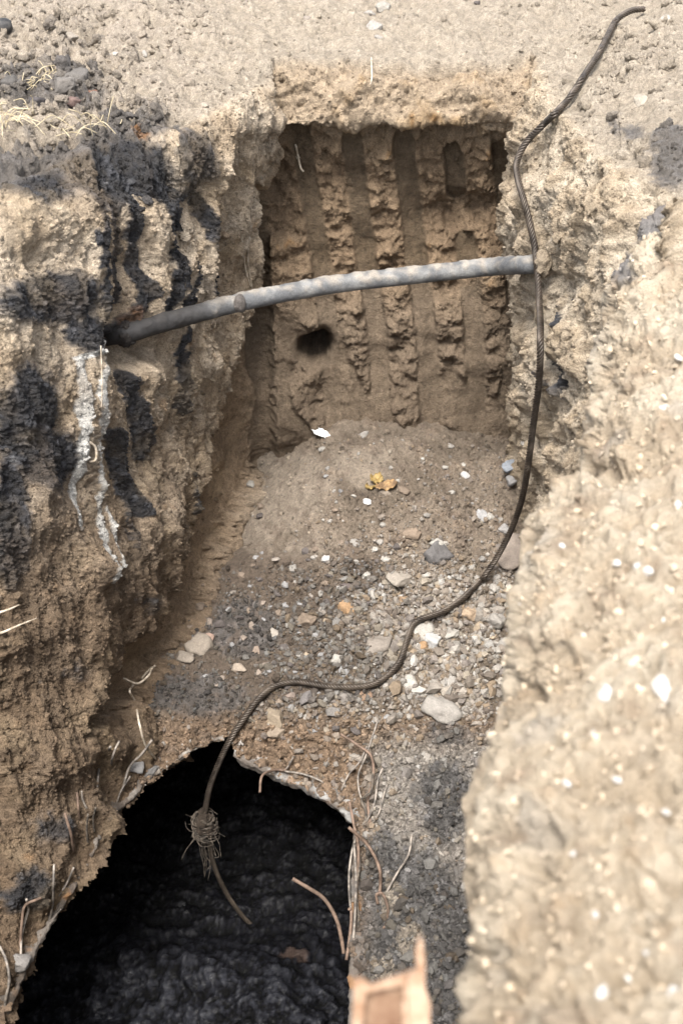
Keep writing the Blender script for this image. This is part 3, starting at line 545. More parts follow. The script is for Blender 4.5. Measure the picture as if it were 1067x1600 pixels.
STN=[(692,1108,52,LST,'large rounded grey boulder resting on the dark shelf below the light rubble'),
(797,862,58,(.36,.30,.25),'big grey-brown block half buried against the pale near bank'),
(627,902,46,(.42,.37,.31),'flat wedge-shaped beige stone lying in the middle of the rubble'),
(682,868,44,(.17,.16,.155),'dark grey slab with a light crust in the middle of the rubble'),
(645,834,26,(.30,.23,.17),'brown angular stone just above the dark grey slab'),
(686,848,26,PAL,'pale flat chip resting on top of the dark grey slab'),
(541,952,30,ORG,'orange-brown upright angular stone in the middle of the rubble'),
(590,1008,50,(.30,.26,.22),'large brown flat stone left of the rope kink'),
(425,1125,44,(.36,.29,.21),'sandy tan block sitting above the culvert rim'),
(432,1145,22,(.35,.28,.21),'small tan stone below the sandy tan block over the culvert'),
(310,1012,42,(.33,.28,.225),'large beige stone at the foot of the left wall'),
(288,1028,30,(.34,.29,.235),'beige stone in front of the large one at the left wall foot'),
(326,1000,24,(.40,.28,.22),'reddish stone behind the beige pair at the left wall foot'),
(432,992,22,(.45,.40,.34),'tall pale upright stone in the dark left part of the rubble'),
(658,985,34,PAL,'pale stone just below the kink of the rope'),
(672,998,30,WH,'whitish angular stone below the rope kink'),
(661,1008,24,ORG,'rust brown stone under the rope kink'),
(731,958,32,(.48,.36,.25),'orange tan stone right of the rope kink'),
(776,968,38,LST,'pale flat stone beside the pale near bank'),
(700,872,0,LST,None),(788,1006,26,LST,'light square stone close to the near bank edge'),
(706,990,26,PAL,'pale chip in the light rubble right of the rope'),(688,1022,22,PAL,'whitish chip below the pale chips right of the rope'),
(640,1068,26,PAL,'pale stone right of the rope end bend'),(657,1078,24,(.6,.56,.5),'light stone beside the bright one above the boulder'),
(700,1075,30,(.40,.35,.29),'brownish round stone right above the large rounded boulder'),
(570,1087,24,(.33,.22,.15),'rusty brown stone under the horizontal stretch of rope'),
(525,1030,20,PAL,'small pale stone above the horizontal stretch of rope'),
(798,728,24,BLU,'bluish grey flat stone near the right end of the end wall'),
(800,748,22,GRY,'grey stone below the bluish flat one near the right wall'),
(818,695,15,LST,'small light stone in the right back corner of the floor'),
(703,697,17,LST,'light grey stone at the foot of the end wall right of centre'),
(567,680,17,LST,'light grey stone at the foot of the end wall'),(725,741,14,WH,'white pebble on the right upper mound'),
(695,730,12,PAL,'small pale pebble below the one at the end wall foot'),
(750,803,24,(.44,.43,.42),'grey chip in the cluster right of the mound top'),(765,806,15,PAL,'pale pebble right of the grey chip on the mound'),
(780,812,12,LST,'tiny light pebble at the end of the mound cluster'),(787,826,20,(.42,.4,.38),'grey pebble beside the rope on the right mound'),
(655,980,0,LST,None),(572,898,18,PAL,'round pale pebble left of the wedge-shaped stone'),(600,893,0,LST,None),(603,874,16,PAL,'pale pebble above the wedge-shaped stone'),
(608,868,0,LST,None),(585,858,14,PAL,'white pebble in the upper centre of the rubble'),(594,846,15,LST,'grey pebble over the white pebble in the rubble centre'),
(718,902,17,LST,'round grey pebble right of the wedge-shaped stone'),(600,910,0,LST,None),(510,873,14,(.6,.58,.55),'light pebble high on the left centre of the mound'),
(393,756,15,PAL,'pale round pebble at the left edge of the mound'),(398,787,15,LST,'grey pebble at the left mound foot above a brown one'),(408,792,16,BRW,'brown pebble touching the grey pebble at the left mound foot'),
(407,805,14,DRK,'dark pebble below the pair at the left mound foot'),(573,783,13,(.66,.65,.62),'pale triangular chip below the yellow leaf'),
(600,770,20,(.28,.23,.18),'brown stone under the yellow and brown litter'),(630,766,22,(.26,.2,.15),'dark brown stone right of the yellow litter'),
(372,1042,24,(.40,.33,.26),'tan stone on the dark soil left of the rope'),(400,1018,20,(.36,.28,.22),'brown stone left of the rope bend'),
(345,975,18,DRK,'dark stone in the left rubble'),(365,925,14,(.32,.28,.24),'brown grey stone on left rubble edge'),(480,970,28,(.26,.2,.15),'brown stone in the left centre rubble'),
(545,915,24,(.16,.13,.12),'dark curved stone in the centre rubble'),(600,960,26,(.34,.29,.24),'dull brown stone in the lower centre rubble'),(630,935,20,(.36,.25,.16),'orange brown stone left of the rope kink'),
(478,1090,24,(.22,.2,.19),'dark flat stone under the rope near the rim'),(520,1112,30,(.25,.23,.21),'dark grey flat stone above the rim'),(540,1092,22,(.3,.27,.24),'grey brown stone above the rim'),
(455,1087,18,(.3,.24,.2),'brown stone between the rope and the tan block')]
for x,y,w,c,l in STN:
    if l: stone(x,y,w*1.1,c,l)
# stones out on the ground
for x,y,w,c,l in [(583,42,30,LST,'light grey stone on the ground beyond the pit, nearest to the rim'),(600,12,24,(.40,.37,.32),'grey stone furthest back on the ground beyond the pit'),(578,22,22,LST,'pale stone between two others beyond the pit'),
 (592,58,14,LST,'small pale chip in front of the stones beyond the pit'),(40,18,0,LST,None),(70,22,0,LST,None),(104,132,40,(.20,.18,.16),'dark lump of soil on the left ground'),
 (120,122,52,(.17,.155,.14),'largest dark boulder among the clods on the left'),(145,145,24,(.25,.13,.09),'reddish dark stone among the clods on the left'),(116,158,30,(.21,.14,.12),'dark reddish stone below the largest boulder on the left'),
 (152,68,20,(.30,.24,.17),'brown stone on the sandy ground at the left'),(110,58,34,(.33,.29,.24),'grey brown stone above the largest dark boulder'),(20,128,34,(.12,.11,.10),'black clod at the left photo edge'),(60,160,36,(.09,.08,.08),'long black lump on the left ground'),
 (178,84,16,(.5,.46,.4),'pale stone right of the brown stone'),(227,84,13,LST,'small grey stone alone on the sand left of centre'),(1040,28,16,PAL,'pale stone in the top right corner'),(1052,44,12,PAL,'small pale chip in the top right corner'),
 (1000,160,26,(.42,.37,.30),'tan stone on the right slope'),(470,262,0,LST,None),(320,165,18,(.4,.34,.27),'sandy stone beside the left corner'),(480,28,12,(.35,.3,.25),'small brown pebble beyond the pit'),
 (745,5,16,DRK,'black stone at the top edge of the photo')]:
    if l: stone(x,y,w,c,l)
# pale stones on near bank
for x,y,w,l in [(945,1085,34,'white blurred stone standing out on the near bank'),(1040,1080,60,'big long white stone at the right edge of the near bank'),(700+292,1042,30,'white chip above the long white stone on the near bank'),
 (880,855,22,'white pebble near the upper edge of the near bank'),(963,880,20,'pale slanting chip on the upper near bank'),(995,885,24,'bright chip right of the pale slanting chip'),(1013,893,26,'bright flat stone beside two others on the near bank'),
 (885,1095+130,24,'pale chip beside the dark hollow of the near bank'),(942,1555,34,'white stone near the bottom of the near bank'),(1052,1555,32,'white stone in the lower right corner'),(930,1430,20,'white pebble in the lower middle of the near bank'),
 (1040,1270,18,'small white pebble at the right of the near bank'),(895,1335,20,'pale pebble under the dark hollow of the near bank'),(1010,1490,18,'round white pebble on the lower near bank'),(1040,640,24,'pale stone on the far part of the near bank'),
 (1060,560,18,'small pale stone far up on the near bank'),(925,1150,22,'grey-white stone in the middle of the near bank'),(965,1220,26,'pale flat stone in the middle of the near bank'),(1060,790,22,'pale chip at the right photo edge')]:
    stone(x,y,w*.78,(.50,.475,.435),l,near=True)
# filler stones, dart throwing, grouped by zone
placed=[(s[0],s[1],s[2]) for s in STN if s[2]]
def fill(n,poly,smin_,smax_,cols,label,group,gap=.9,kind='stone'):
    c=0; tries=0; xs=[p[0] for p in poly]; ys=[p[1] for p in poly]
    while c<n and tries<6000:
        tries+=1; x=random.uniform(min(xs),max(xs)); y=random.uniform(min(ys),max(ys))
        if not inpoly(poly,np.array([x]),np.array([y]))[0]: continue
        w=smin_+(smax_-smin_)*random.random()**1.8
        if any((x-a)**2+(y-b)**2<((w+s)*.5*gap)**2 for a,b,s in placed): continue
        placed.append((x,y,w)); cc=np.array(random.choice(cols))*random.uniform(.85,1.1); stone(x,y,w,cc,label,group,kind); c+=1
fill(75,[(640,900),(800,860),(800,1060),(740,1110),(640,1110),(600,1080),(650,1000)],10,24,[PAL,LST,LST,(.56,.5,.42),TAN,(.4,.36,.3)],'pale limestone chip in the bright rubble right of the rope','limestone chips right of the rope')
fill(58,[(430,860),(640,830),(700,880),(640,960),(600,1060),(440,1050)],10,22,[LST,TAN,BRW,GRY,(.4,.35,.3),DRK],'grey or brown angular stone in the rubble left of the rope kink','angular stones in the centre rubble')
fill(32,[(320,900),(430,850),(440,1050),(300,1080),(280,1010)],9,20,[BRW,DRK,GRY,(.33,.27,.22)],'small dark stone on the blackened left side of the rubble','dark stones on the left rubble')
fill(22,[(480,700),(790,720),(800,840),(640,830),(500,850)],7,14,[LST,BRW,GRY,PAL],'small stone lying on the upper part of the mound','small stones on the upper mound')
fill(16,[(400,1060),(620,1085),(620,1140),(480,1150),(400,1110)],10,22,[BRW,GRY,(.3,.26,.22),DRK],'dull stone embedded in the crust over the culvert','stones in the crust over the culvert')
print('stones',NST,time.time()-T0)
# ------------------------------------------------------------------ tubes
def catmull(pts,n):
    pts=np.array(pts,float); p=np.vstack([2*pts[0]-pts[1],pts,2*pts[-1]-pts[-2]]); out=[]
    for i in range(len(pts)-1):
        a,b,c,d=p[i:i+4]; t=np.linspace(0,1,n,endpoint=False)[:,None]
        out.append(.5*((2*b)+(-a+c)*t+(2*a-5*b+4*c-d)*t*t+(-a+3*b-3*c+d)*t**3))
    out.append(pts[-1:]); return np.vstack(out)
def resample(Q,step):
    L=np.concatenate([[0],np.cumsum(np.linalg.norm(np.diff(Q,axis=0),axis=1))]); n=max(int(L[-1]/step),3); s=np.linspace(0,L[-1],n)
    return np.stack([np.interp(s,L,Q[:,k]) for k in range(Q.shape[1])],-1),L[-1]
def frames(Q):
    T=np.gradient(Q[:,:3],axis=0); T/=np.linalg.norm(T,axis=1)[:,None]+1e-9; U=np.zeros_like(T); u=np.cross(T[0],[.3,.2,.9]); u/=np.linalg.norm(u)
    for k in range(len(T)):
        u=u-T[k]*(u@T[k]); u/=np.linalg.norm(u)+1e-9; U[k]=u
    return T,U,np.cross(T,U)
def tube_arrays(Q,r,seg=8,cap=True):
    T,U,W=frames(Q); n=len(Q); a=np.linspace(0,2*math.pi,seg,endpoint=False); r=np.broadcast_to(r,(n,))
    V=Q[:,None,:3]+r[:,None,None]*(np.cos(a)[None,:,None]*U[:,None]+np.sin(a)[None,:,None]*W[:,None])
    idx=np.arange(n*seg).reshape(n,seg); nx=np.roll(idx,-1,1); q=np.stack([idx[:-1],nx[:-1],nx[1:],idx[1:]],-1).reshape(-1,4)
    V=V.reshape(-1,3)
    if cap:
        V=np.vstack([V,Q[0,:3],Q[-1,:3]]); c0=n*seg; c1=c0+1
        e=[[idx[0,(k+1)%seg],idx[0,k],c0,c0] for k in range(seg)]+[[idx[-1,k],idx[-1,(k+1)%seg],c1,c1] for k in range(seg)]
        tri=np.array([x[:3] for x in e]); return V,q,tri
    return V,q,None
def build(name,parts,mat,parent=None,smooth=True):
    """parts : list of (V,quads,tris)"""
    Vs=[];fs=[];o=0
    for V,q,t in parts:
        Vs.append(V); fs+= (np.asarray(q)+o).tolist(); 
        if t is not None: fs+=(np.asarray(t)+o).tolist()
        o+=len(V)
    me=bpy.data.meshes.new(name); me.from_pydata(np.vstack(Vs).tolist(),[],fs); me.polygons.foreach_set('use_smooth',[smooth]*len(me.polygons)); me.materials.append(mat); me.update()
    return mesh_obj(name,me,parent)
def strandrope(Q,r,pitch,ns=6,seg=6,step=.0035,fray=None):
    Q,L=resample(Q,step); T,U,W=frames(Q); s=np.linspace(0,L,len(Q)); parts=[]
    for k in range(ns):
        a=2*math.pi*(k/ns+s/pitch); off=r*.67; c=Q+off*(np.cos(a)[:,None]*U+np.sin(a)[:,None]*W)
        parts.append(tube_arrays(c,r*.35,seg))
    parts.append(tube_arrays(Q,r*.45,seg)); return parts
# ------------------------------------------------------------------ the wire rope
RR=.0118
def rp(x,y,off=None,D=None):
    if D is None: D=surf(x,y)[0]-(RR*1.3 if off is None else off)
    return unp(x,y,D)
Dr=lambda x:0
path=[rp(1006,14,-.02),rp(985,17,.025),rp(962,32,.03),rp(948,58,.03),rp(932,88,.025),rp(912,118,.02),rp(885,158),rp(850,193,.02),rp(822,222,.03)]
D1=proj(path[-1])[2]
hang=[(808,250),(808,275),(820,320),(832,370),(838,410),(842,470),(844,530),(841,600),(833,660),(826,715),(816,775),(797,830)]
Dend=surf(765,888)[0]
D_a=np.interp([h[1] for h in hang],[250,300,420,600,780,840],[D1-.02,D1+.04,D1+.18,D1+.42,4.95,4.98])
for (x,y),d in zip(hang,D_a): jz=int((y+100)/zs); iz=int((x+100)/zs); path.append(unp(x,y,min(d,ZB[jz-6:jz+7,iz-5:iz+6].min()-.012)))
for x,y in [(765,888),(728,930),(692,955),(660,966),(646,976),(636,1000),(624,1034),(600,1060),(572,1072),(520,1073),(465,1065),(428,1073),(400,1097),(376,1130)]: path.append(rp(x,y,.03))
Dk=surf(376,1130)[0]
for (x,y),dd in zip([(360,1155),(343,1190),(328,1230),(320,1270)],[.0,.05,.12,.2]): path.append(unp(x,y,Dk-.03+dd))
path=np.array(path)
def clampz(Q,rad,it=3,ymax=900):
    x,y,d=proj(Q)
    for _ in range(it):
        for k in range(len(Q)):
            if y[k]<ymax:
                j=int((y[k]+100)/zs); i=int((x[k]+100)/zs); d[k]=min(d[k],ZB[max(j-2,0):j+3,i-2:i+3].min()-rad)
        dd=np.pad(d,6,'edge'); d=np.where(y<ymax,np.minimum(d,np.convolve(dd,np.ones(13)/13,'valid')),d)
    return unp(x,y,d)
DENSE=clampz(resample(catmull(path,12),.02)[0],.012)
rope=empty('wire_rope',path[-1]); tag(rope,'long twisted steel wire rope trailing from the ground down the pit into the black hole','rope')
def bw(ob,root): ob.location=-root.location; return ob   # geometry written in world coordinates
bw(build('rope_body',strandrope(catmull(DENSE,4),RR,.062,5),ROPEM,rope),rope)
Dkn=Dk+.2
tailp=[unp(x,y,Dkn+d) for x,y,d in [(322,1262,-.01),(326,1310,.05),(334,1350,.12),(352,1392,.22),(378,1430,.32),(408,1460,.42)]]
bw(build('rope_tail',strandrope(catmull(tailp,12),RR*.85,.055,5),ROPEM,rope),rope)
kc=unp(320,1286,Dkn-.02)
V=I3*np.array([.040,.036,.062]); V=V*(1+.8*fbm(V*1+4,20,3)+.5*fbm(V,60,3))[:,None]+kc
kn=mesh_obj('knot',raw_mesh('knot',V,I3f,np.broadcast_to(C(.06,.045,.033),V.shape)*(1+.4*fbm(V,40,2))[:,None],np.zeros(len(V)),True,SOIL),rope); bw(kn,rope)
fr=[]
r=np.random.default_rng(5)
for k in range(70):       # wires wound round the knot
    a=r.uniform(0,6.28); z=r.uniform(-.06,.05); q=[]; tr=r.uniform(-.5,.5); w_=r.uniform(.032,.052); al=r.uniform(1.2,4.2)
    for m in range(8):
        f=m/7; q.append(kc+np.array([w_*math.cos(a+al*f),w_*.9*math.sin(a+al*f),z-.05*f*abs(tr)*2])+r.normal(size=3)*.0035)
    fr.append(tube_arrays(catmull(q,4),.0013,4))
for k in range(16):       # a few loose ends
    a=r.uniform(0,6.28); q=[kc+np.array([.035*math.cos(a),.03*math.sin(a),r.uniform(-.05,.0)])]; d=np.array([math.cos(a)*.3,math.sin(a)*.3,-.6])*.018
    for m in range(r.integers(3,6)): d=d+r.normal(size=3)*.006; q.append(q[-1]+d)
    fr.append(tube_arrays(catmull(q,4),.0012,4))
for k in range(26):   # bundle of loose wires hanging beneath the knot
    st=kc+np.array([r.uniform(-.03,.01),r.uniform(-.01,.01),-.04]); e=np.array([r.uniform(.0,.03),0,-r.uniform(.10,.30)]); q=[st,st+e*.4+r.normal(size=3)*.008,st+e*.75+r.normal(size=3)*.008,st+e+r.normal(size=3)*.01]
    fr.append(tube_arrays(catmull(q,5),.0018,4))
bw(build('frayed_wires',fr,FIBR,rope),rope)
# ------------------------------------------------------------------ the pipe across the pit
zr=lambda x,y:float(ZB[int((y+100)/zs)-5:int((y+100)/zs)+6,int((x+100)/zs)-3:int((x+100)/zs)+4].min())
pts=[(165,526,zr(190,524)+.06),(200,520,min(4.38,zr(203,520)-.005)),(245,508,min(4.41,zr(245,508)-.03)),(300,492,4.43),(400,467,4.50),(520,445,4.58),(640,431,4.62),(760,418,4.62),(822,414,min(4.58,zr(826,414)-.03)),(836,413,min(4.56,zr(838,413)+.03)),(846,412,zr(846,412)+.16)]
Q=catmull([unp(*p) for p in pts],26); Q,_=resample(Q,.006)
T_,U_,W_=frames(Q); n=len(Q); seg=40; a=np.linspace(0,2*math.pi,seg,endpoint=False); pr=.0315
V=Q[:,None]+pr*(np.cos(a)[None,:,None]*U_[:,None]+np.sin(a)[None,:,None]*W_[:,None]); Nn=(V-Q[:,None])/pr
muck=ss(.1,.7,fbm(V,22,4,off=3.)+.35*Nn[...,2]+.05); qx,_qy,_=proj(V)
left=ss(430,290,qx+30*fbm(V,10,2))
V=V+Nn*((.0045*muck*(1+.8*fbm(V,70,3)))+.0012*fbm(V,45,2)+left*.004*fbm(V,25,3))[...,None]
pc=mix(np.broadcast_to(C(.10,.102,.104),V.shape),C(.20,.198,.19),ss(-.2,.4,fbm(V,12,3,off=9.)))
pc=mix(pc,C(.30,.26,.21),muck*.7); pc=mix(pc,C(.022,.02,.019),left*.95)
idx=np.arange(n*seg).reshape(n,seg); nx=np.roll(idx,-1,1); q=np.stack([idx[:-1],nx[:-1],nx[1:],idx[1:]],-1).reshape(-1,4)
pipe=empty('pipe',Q[len(Q)//2]); tag(pipe,'grey mud crusted pipe spanning the pit from wall to wall, blackened at its left end','pipe')
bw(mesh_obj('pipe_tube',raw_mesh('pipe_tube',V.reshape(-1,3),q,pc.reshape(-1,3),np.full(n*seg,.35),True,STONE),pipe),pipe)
c0=unp(375,474,4.455); V=I3*np.array([.020,.03,.034]); V=V*(1+.35*fbm(V,30,3))[:,None]+c0
bw(mesh_obj('mud_lump',raw_mesh('mud_lump',V,I3f,np.broadcast_to(C(.17,.15,.135),V.shape),np.zeros(len(V)),True,SOIL),pipe),pipe)
for cx_,cy_,cd_,rr3,cc3 in [(848,412,zr(848,412)+.01,(.03,.035,.045),(.36,.29,.21)),(196,524,zr(196,524)+.01,(.03,.035,.045),(.05,.043,.038))]:
    V=I3*np.array(rr3); V=V*(1+.7*fbm(V+cx_,22,3)+.3*fbm(V,70,2))[:,None]+unp(cx_,cy_,cd_)
    bw(mesh_obj('mud_lump',raw_mesh('mud_lump',V,I3f,np.broadcast_to(C(*cc3),V.shape),np.zeros(len(V)),True,SOIL),pipe),pipe)
# ------------------------------------------------------------------ broken concrete edge of the culvert
cul=empty('broken_culvert',unp(356,1150,4.7)); tag(cul,'broken concrete edge of the buried culvert around the black hole','culvert')
def rimslab(name,pts,th,dep,colr,seed=0,out=.012):
    P2=catmull([(x,y,0) for x,y in pts],14)[:,:2]; P2,_=resample(np.column_stack([P2,np.zeros(len(P2))]),1.6); m=len(P2)
    cen=np.array([350,1450.]); Q=[]
    for x,y,_ in P2:
        dx,dy=x-cen[0],y-cen[1]; l=math.hypot(dx,dy); D=surf(x+dx/l*7,y+dy/l*7)[0]; Q.append(D)
    Q=np.array(Q); kk=np.ones(15)/15; Qp=np.pad(Q,7,'edge'); Q=np.convolve(Qp,kk,'valid')
    B=unp(P2[:,0],P2[:,1],Q)
    o3=B-unp(350,1450,Q.mean()); o3[:,2]=0; o3/=np.linalg.norm(o3,axis=1)[:,None]
    thv=th*(1+.35*fbm(B+seed,9,2))*np.interp(np.linspace(0,1,m),[0,.05,.95,1],[.15,1,1,.15])
    rows=[]; K=16
    for k in range(K):                       # top-in, edge, bottom-in
        f=k/(K-1)
        if f<.3: rows.append(B+o3*(dep*(1-f/.3))[...] if False else B+o3*dep*(1-f/.3)+np.array([0,0,.004])-o3*out)
        elif f<.7: g=(f-.3)/.4; rows.append(B-o3*out*(1-.5*g)-np.array([0,0,1])*(thv*g)[:,None])
        else: g=(f-.7)/.3; rows.append(B+o3*(dep*g)-np.array([0,0,1])*(thv*(1+.1*g))[:,None])
    V=np.array(rows); NNn=np.zeros_like(V); NNn[:]=-o3; d=.012*fbm(V+seed,22,3)+.006*fbm(V,70,2); V=V+NNn*d[...,None]+np.array([0,0,1])*(.008*fbm(V+3,28,2))[...,None]
    c=mix(np.broadcast_to(C(*colr)*.75,V.shape),C(.11,.088,.07),ss(-.35,.25,fbm(V,16,3,off=seed+1.))*.9)
    rr_=ss(.25,.5,fbm(V,12,2,off=4.)); c=mix(c,C(.36,.17,.05),rr_*.5)
    return bw(mesh_obj(name,grid_mesh(name,V,c,np.zeros(V.shape[:2]),np.ones(V.shape[:2],bool),CONC),cul),cul)
rimslab('concrete_edge',[(366,1176),(395,1190),(430,1206),(480,1226),(515,1246),(538,1262),(556,1284)],.038,.06,(.42,.41,.39),1,.02)
rimslab('concrete_edge',[(358,1147),(332,1157),(300,1171),(275,1188),(235,1214),(197,1254)],.014,.05,(.42,.38,.33),2,.006)
rimslab('concrete_edge',[(200,1250),(160,1301),(132,1363),(92,1424),(48,1500),(15,1580),(-10,1640)],.014,.05,(.24,.21,.18),3,.002)
rimslab('concrete_edge',[(556,1290),(553,1380),(551,1480),(549,1600),(545,1680)],.05,.05,(.22,.20,.18),4,.012)
# lumps of broken concrete stuck to the rim
for x,y,w,c,l in [(30,1502,34,(.30,.28,.26),'grey broken piece of concrete hanging at the lower left rim'),(212,1192,40,(.30,.29,.28),'grey concrete lump at the upper left of the rim'),(236,1206,26,(.2,.19,.18),'dark concrete chunk beside the grey lump on the rim')]:
    stone(x,y,w,c,l,kind='concrete chunk',name='concrete_chunk')
# ------------------------------------------------------------------ wires
def wire(pts,wpx,mat,label,name='bent_wire',cat='wire',D=None,group=None,taper=False):
    """pts: (x,y,offset toward the viewer in metres)"""
    Q=[]
    d0=D
    for p in pts:
        d=(surf(p[0],p[1])[0] if D is None else surf(max(p[0],578),p[1])[0]+(D-De)+.02)-p[2]; Q.append(unp(p[0],p[1],d))
    Qc=catmull(Q,10); r=wpx/2*4.3/F; rr_=np.full(len(Qc),r)*(1+.12*fbm(Qc,60,2)); 
    if taper: rr_=rr_*np.linspace(1,.35,len(Qc))
    base=Vector(Q[0]); V,q,t=tube_arrays(Qc-np.array(base),rr_,7); o=build(name,[(V,q,t)],mat); o.location=base; tag(o,label,cat,group); return o
De=surf(575,1290)[0]
wire([(537,1490,0.0),(533,1465,.05),(525,1435,.10),(507,1405,.14),(483,1388,.16),(457,1373,.17)],6,WIRER,'thick rusty rod curving out of the black mud towards the left',D=De+.05)
wire([(548,1290+230,.0),(552,1470,.03),(556,1400,.05),(560,1330,.06),(553,1290,.07),(546,1252,.09)],5,WIRER,'tall rust brown rod standing along the right edge of the hole',D=De+.03)
wire([(553,1560,0),(552,1480,.03),(555,1420,.05),(556,1370,.06),(553,1318,.08)],4.5,WIREG,'grey straight wire rising along the right edge of the hole',D=De+.02)
wire([(551,1450,0),(545,1380,.02),(550,1330,.03),(560,1300,.05)],4,WIREG,'thin grey wire bowing left beside the straight one',D=De+.02)
wire([(590,1412,.01),(594,1385,.03),(592,1355,.06),(574,1320,.09),(545,1293,.12)],5.5,WIRER,'rusty hooked wire arching left from the dark shelf')
wire([(590,1412,.01),(588,1398,.04),(598,1397,.05),(606,1420,.03),(602,1445,.01),(590,1462,0)],4.5,WIRER,'short rusty wire hook bending down on the dark shelf')
wire([(602,1398,0),(620,1365,.03),(638,1335,.05),(643,1306,.07)],4,WIREG,'slender grey-brown wire leaning right on the dark shelf')
wire([(541,1500,0),(547,1460,.04),(549,1425,.07),(545,1420,.08)],5,WIRER,'short rust-coloured stub beside the thick curved rod',D=De+.04)
wire([(578,1290,0),(575,1250,.03),(583,1215,.06),(580,1182,.08),(560,1165,.09),(532,1147,.09)],5,WIRER,'curled brown wire reaching left above the right end of the rim')
wire([(575,1268,0),(562,1240,.03),(560,1210,.05),(572,1180,.07),(590,1126,.08)],3.5,WIREG,'thin grey wire crossing the curled brown wire')
wire([(533,1235,0),(545,1210,.03),(562,1190,.05),(575,1162,.07)],3.5,WIREG,'pale thin wire slanting across above the right end of the rim')
wire([(572,1285,0),(585,1255,.04),(590,1220,.06),(598,1200,.07)],4,WIREG,'dark wire standing upright at the corner of the shelf')
wire([(568,1300,0),(572,1270,.03),(565,1250,.04),(580,1235,.05),(582,1190,.06),(574,1165,.07),(566,1163,.07)],4.5,FIBR,'black looped wire behind the brown ones at the shelf corner')
wire([(580,1290,0),(592,1270,.02),(600,1240,.03),(605,1225,.04)],3,WIREG,'short grey wire sticking up right of the looped one')
wire([(558,1310,0),(562,1350,.01),(556,1390,.02),(560,1440,.01),(552,1500,.0)],4,FIBR,'dark wire lying down along the edge of the shelf')
wire([(455,1193,0),(445,1203,.02),(430,1203,.02),(410,1212,.04),(406,1238,.05)],4.5,WIRER,'small rusty wire hanging over the middle of the rim')
wire([(442,1206,.0),(450,1198,.02),(459,1182,.03)],3.5,WIREG,'tiny wire branching up beside the small hanging wire')
wire([(530,1240,.0),(505,1222,.015),(475,1210,.02),(445,1205,.02)],4,WIREG,'grey wire running along the concrete edge')
wire([(244,1186,.03),(228,1165,.06),(218,1130,.09),(212,1098,.10),(203,1080,.11),(208,1070,.115),(194,1060,.17),(215,1068,.18),(232,1056,.19),(238,1044,.19)],4,WOODM,'long whitish wire twisting upwards above the left rim',name='pale_wire')
wire([(222,1060,.06),(232,1048,.075),(243,1040,.08)],4,WOODM,'short whitish tip beside the twisting wire',name='pale_wire')
wire([(190,1245,.0),(196,1218,.03),(205,1195,.05),(222,1178,.06),(238,1156,.07)],4.5,WIREG,'grey wire bending over the concrete lump on the left rim')
wire([(152,1230,.0),(155,1205,.03),(160,1185,.05),(173,1167,.06)],4.5,WIREG,'curved grey wire left of the concrete lump')
wire([(175,1205,.0),(175,1190,.03),(180,1172,.04),(187,1158,.05)],4,WIREG,'shorter curved grey wire right of the first curved one')
wire([(183,1255,0),(190,1235,.02),(204,1213,.04)],3.5,WIREG,'thin wire by the upper left rim')
wire([(116,1332,0),(112,1305,.02),(106,1285,.03),(102,1270,.04)],4.5,WIRER,'rust brown wire in the soil of the lower left wall')
wire([(125,1280,0),(123,1262,.02),(121,1238,.03)],4,WIRER,'upright brown wire in the left wall above the rim')
wire([(136,1263,0),(130,1250,.02),(128,1236,.03)],3.5,WIREG,'little wire beside the upright brown wire')
wire([(78,1440,.0),(83,1410,.02),(84,1380,.03),(85,1350,.04)],4,WIREG,'grey wire standing at the lower left rim')
wire([(92,1400,0),(105,1380,.02),(116,1355,.03)],3.5,WIREG,'light wire leaning right at the lower left rim')
wire([(84,1395,.0),(60,1405,.02),(40,1415,.03),(35,1440,.02),(32,1480,.0)],4.5,WIRER,'looping brown wire at the bottom left of the hole')
wire([(33,1500,0),(35,1460,.02),(45,1420,.03),(42,1405,.04)],4,WIREG,'second looping wire at the bottom left of the hole')
wire([(0,1478,0.02),(10,1500,.03),(15,1530,.03),(10,1560,.02),(6,1590,.0)],4.5,WIREG,'bowed wire at the left photo edge')
wire([(75,1450,0),(88,1430,.02),(96,1420,.03)],3.5,WIREG,'short light wire end on the lower left rim')
wire([(148,1300,0),(146,1280,.02),(150,1262,.03)],3.5,FIBR,'black wire stub on the left rim')
wire([(138,1320,0),(136,1295,.02),(138,1272,.03)],3.5,FIBR,'black wire stub lower on the left rim')
wire([(-20,960,.0),(0,957,.03),(15,952,.05),(31,945,.06)],5,WOODM,'short pale twig poking from the left wall',name='twig',cat='twig',taper=True)
wire([(-20,995,.0),(5,988,.03),(30,977,.05),(58,966,.06)],5,WOODM,'longer pale twig below the short one on the left wall',name='twig',cat='twig',taper=True)
wire([(158,540,.02),(160,600,.02),(159,640,.01)],2,WOODM,'thin root hanging beside the white streak',name='root',cat='root')
wire([(580,90,.0),(581,120,.02),(579,132,.02)],3,WOODM,'pale root hanging over the rim of the end wall',name='root',cat='root')
wire([(390,370,.0),(388,410,.02),(395,455,.02)],3,WOODM,'fibrous root in the left corner above the pipe',name='root',cat='root')
wire([(378,372,.0),(384,420,.02),(392,448,.02)],2.5,WOODM,'second root in the left corner above the pipe',name='root',cat='root')
wire([(462,225,.0),(466,245,.03),(470,262,.05),(474,268,.05)],4,WOODM,'pale root end sticking from the top of the first tooth groove',name='root',cat='root')
wire([(140,690,.0),(150,700,.03),(150,718,.03),(140,722,.01)],4,WOODM,'small curled pale root on the left wall by the white streak',name='root',cat='root')
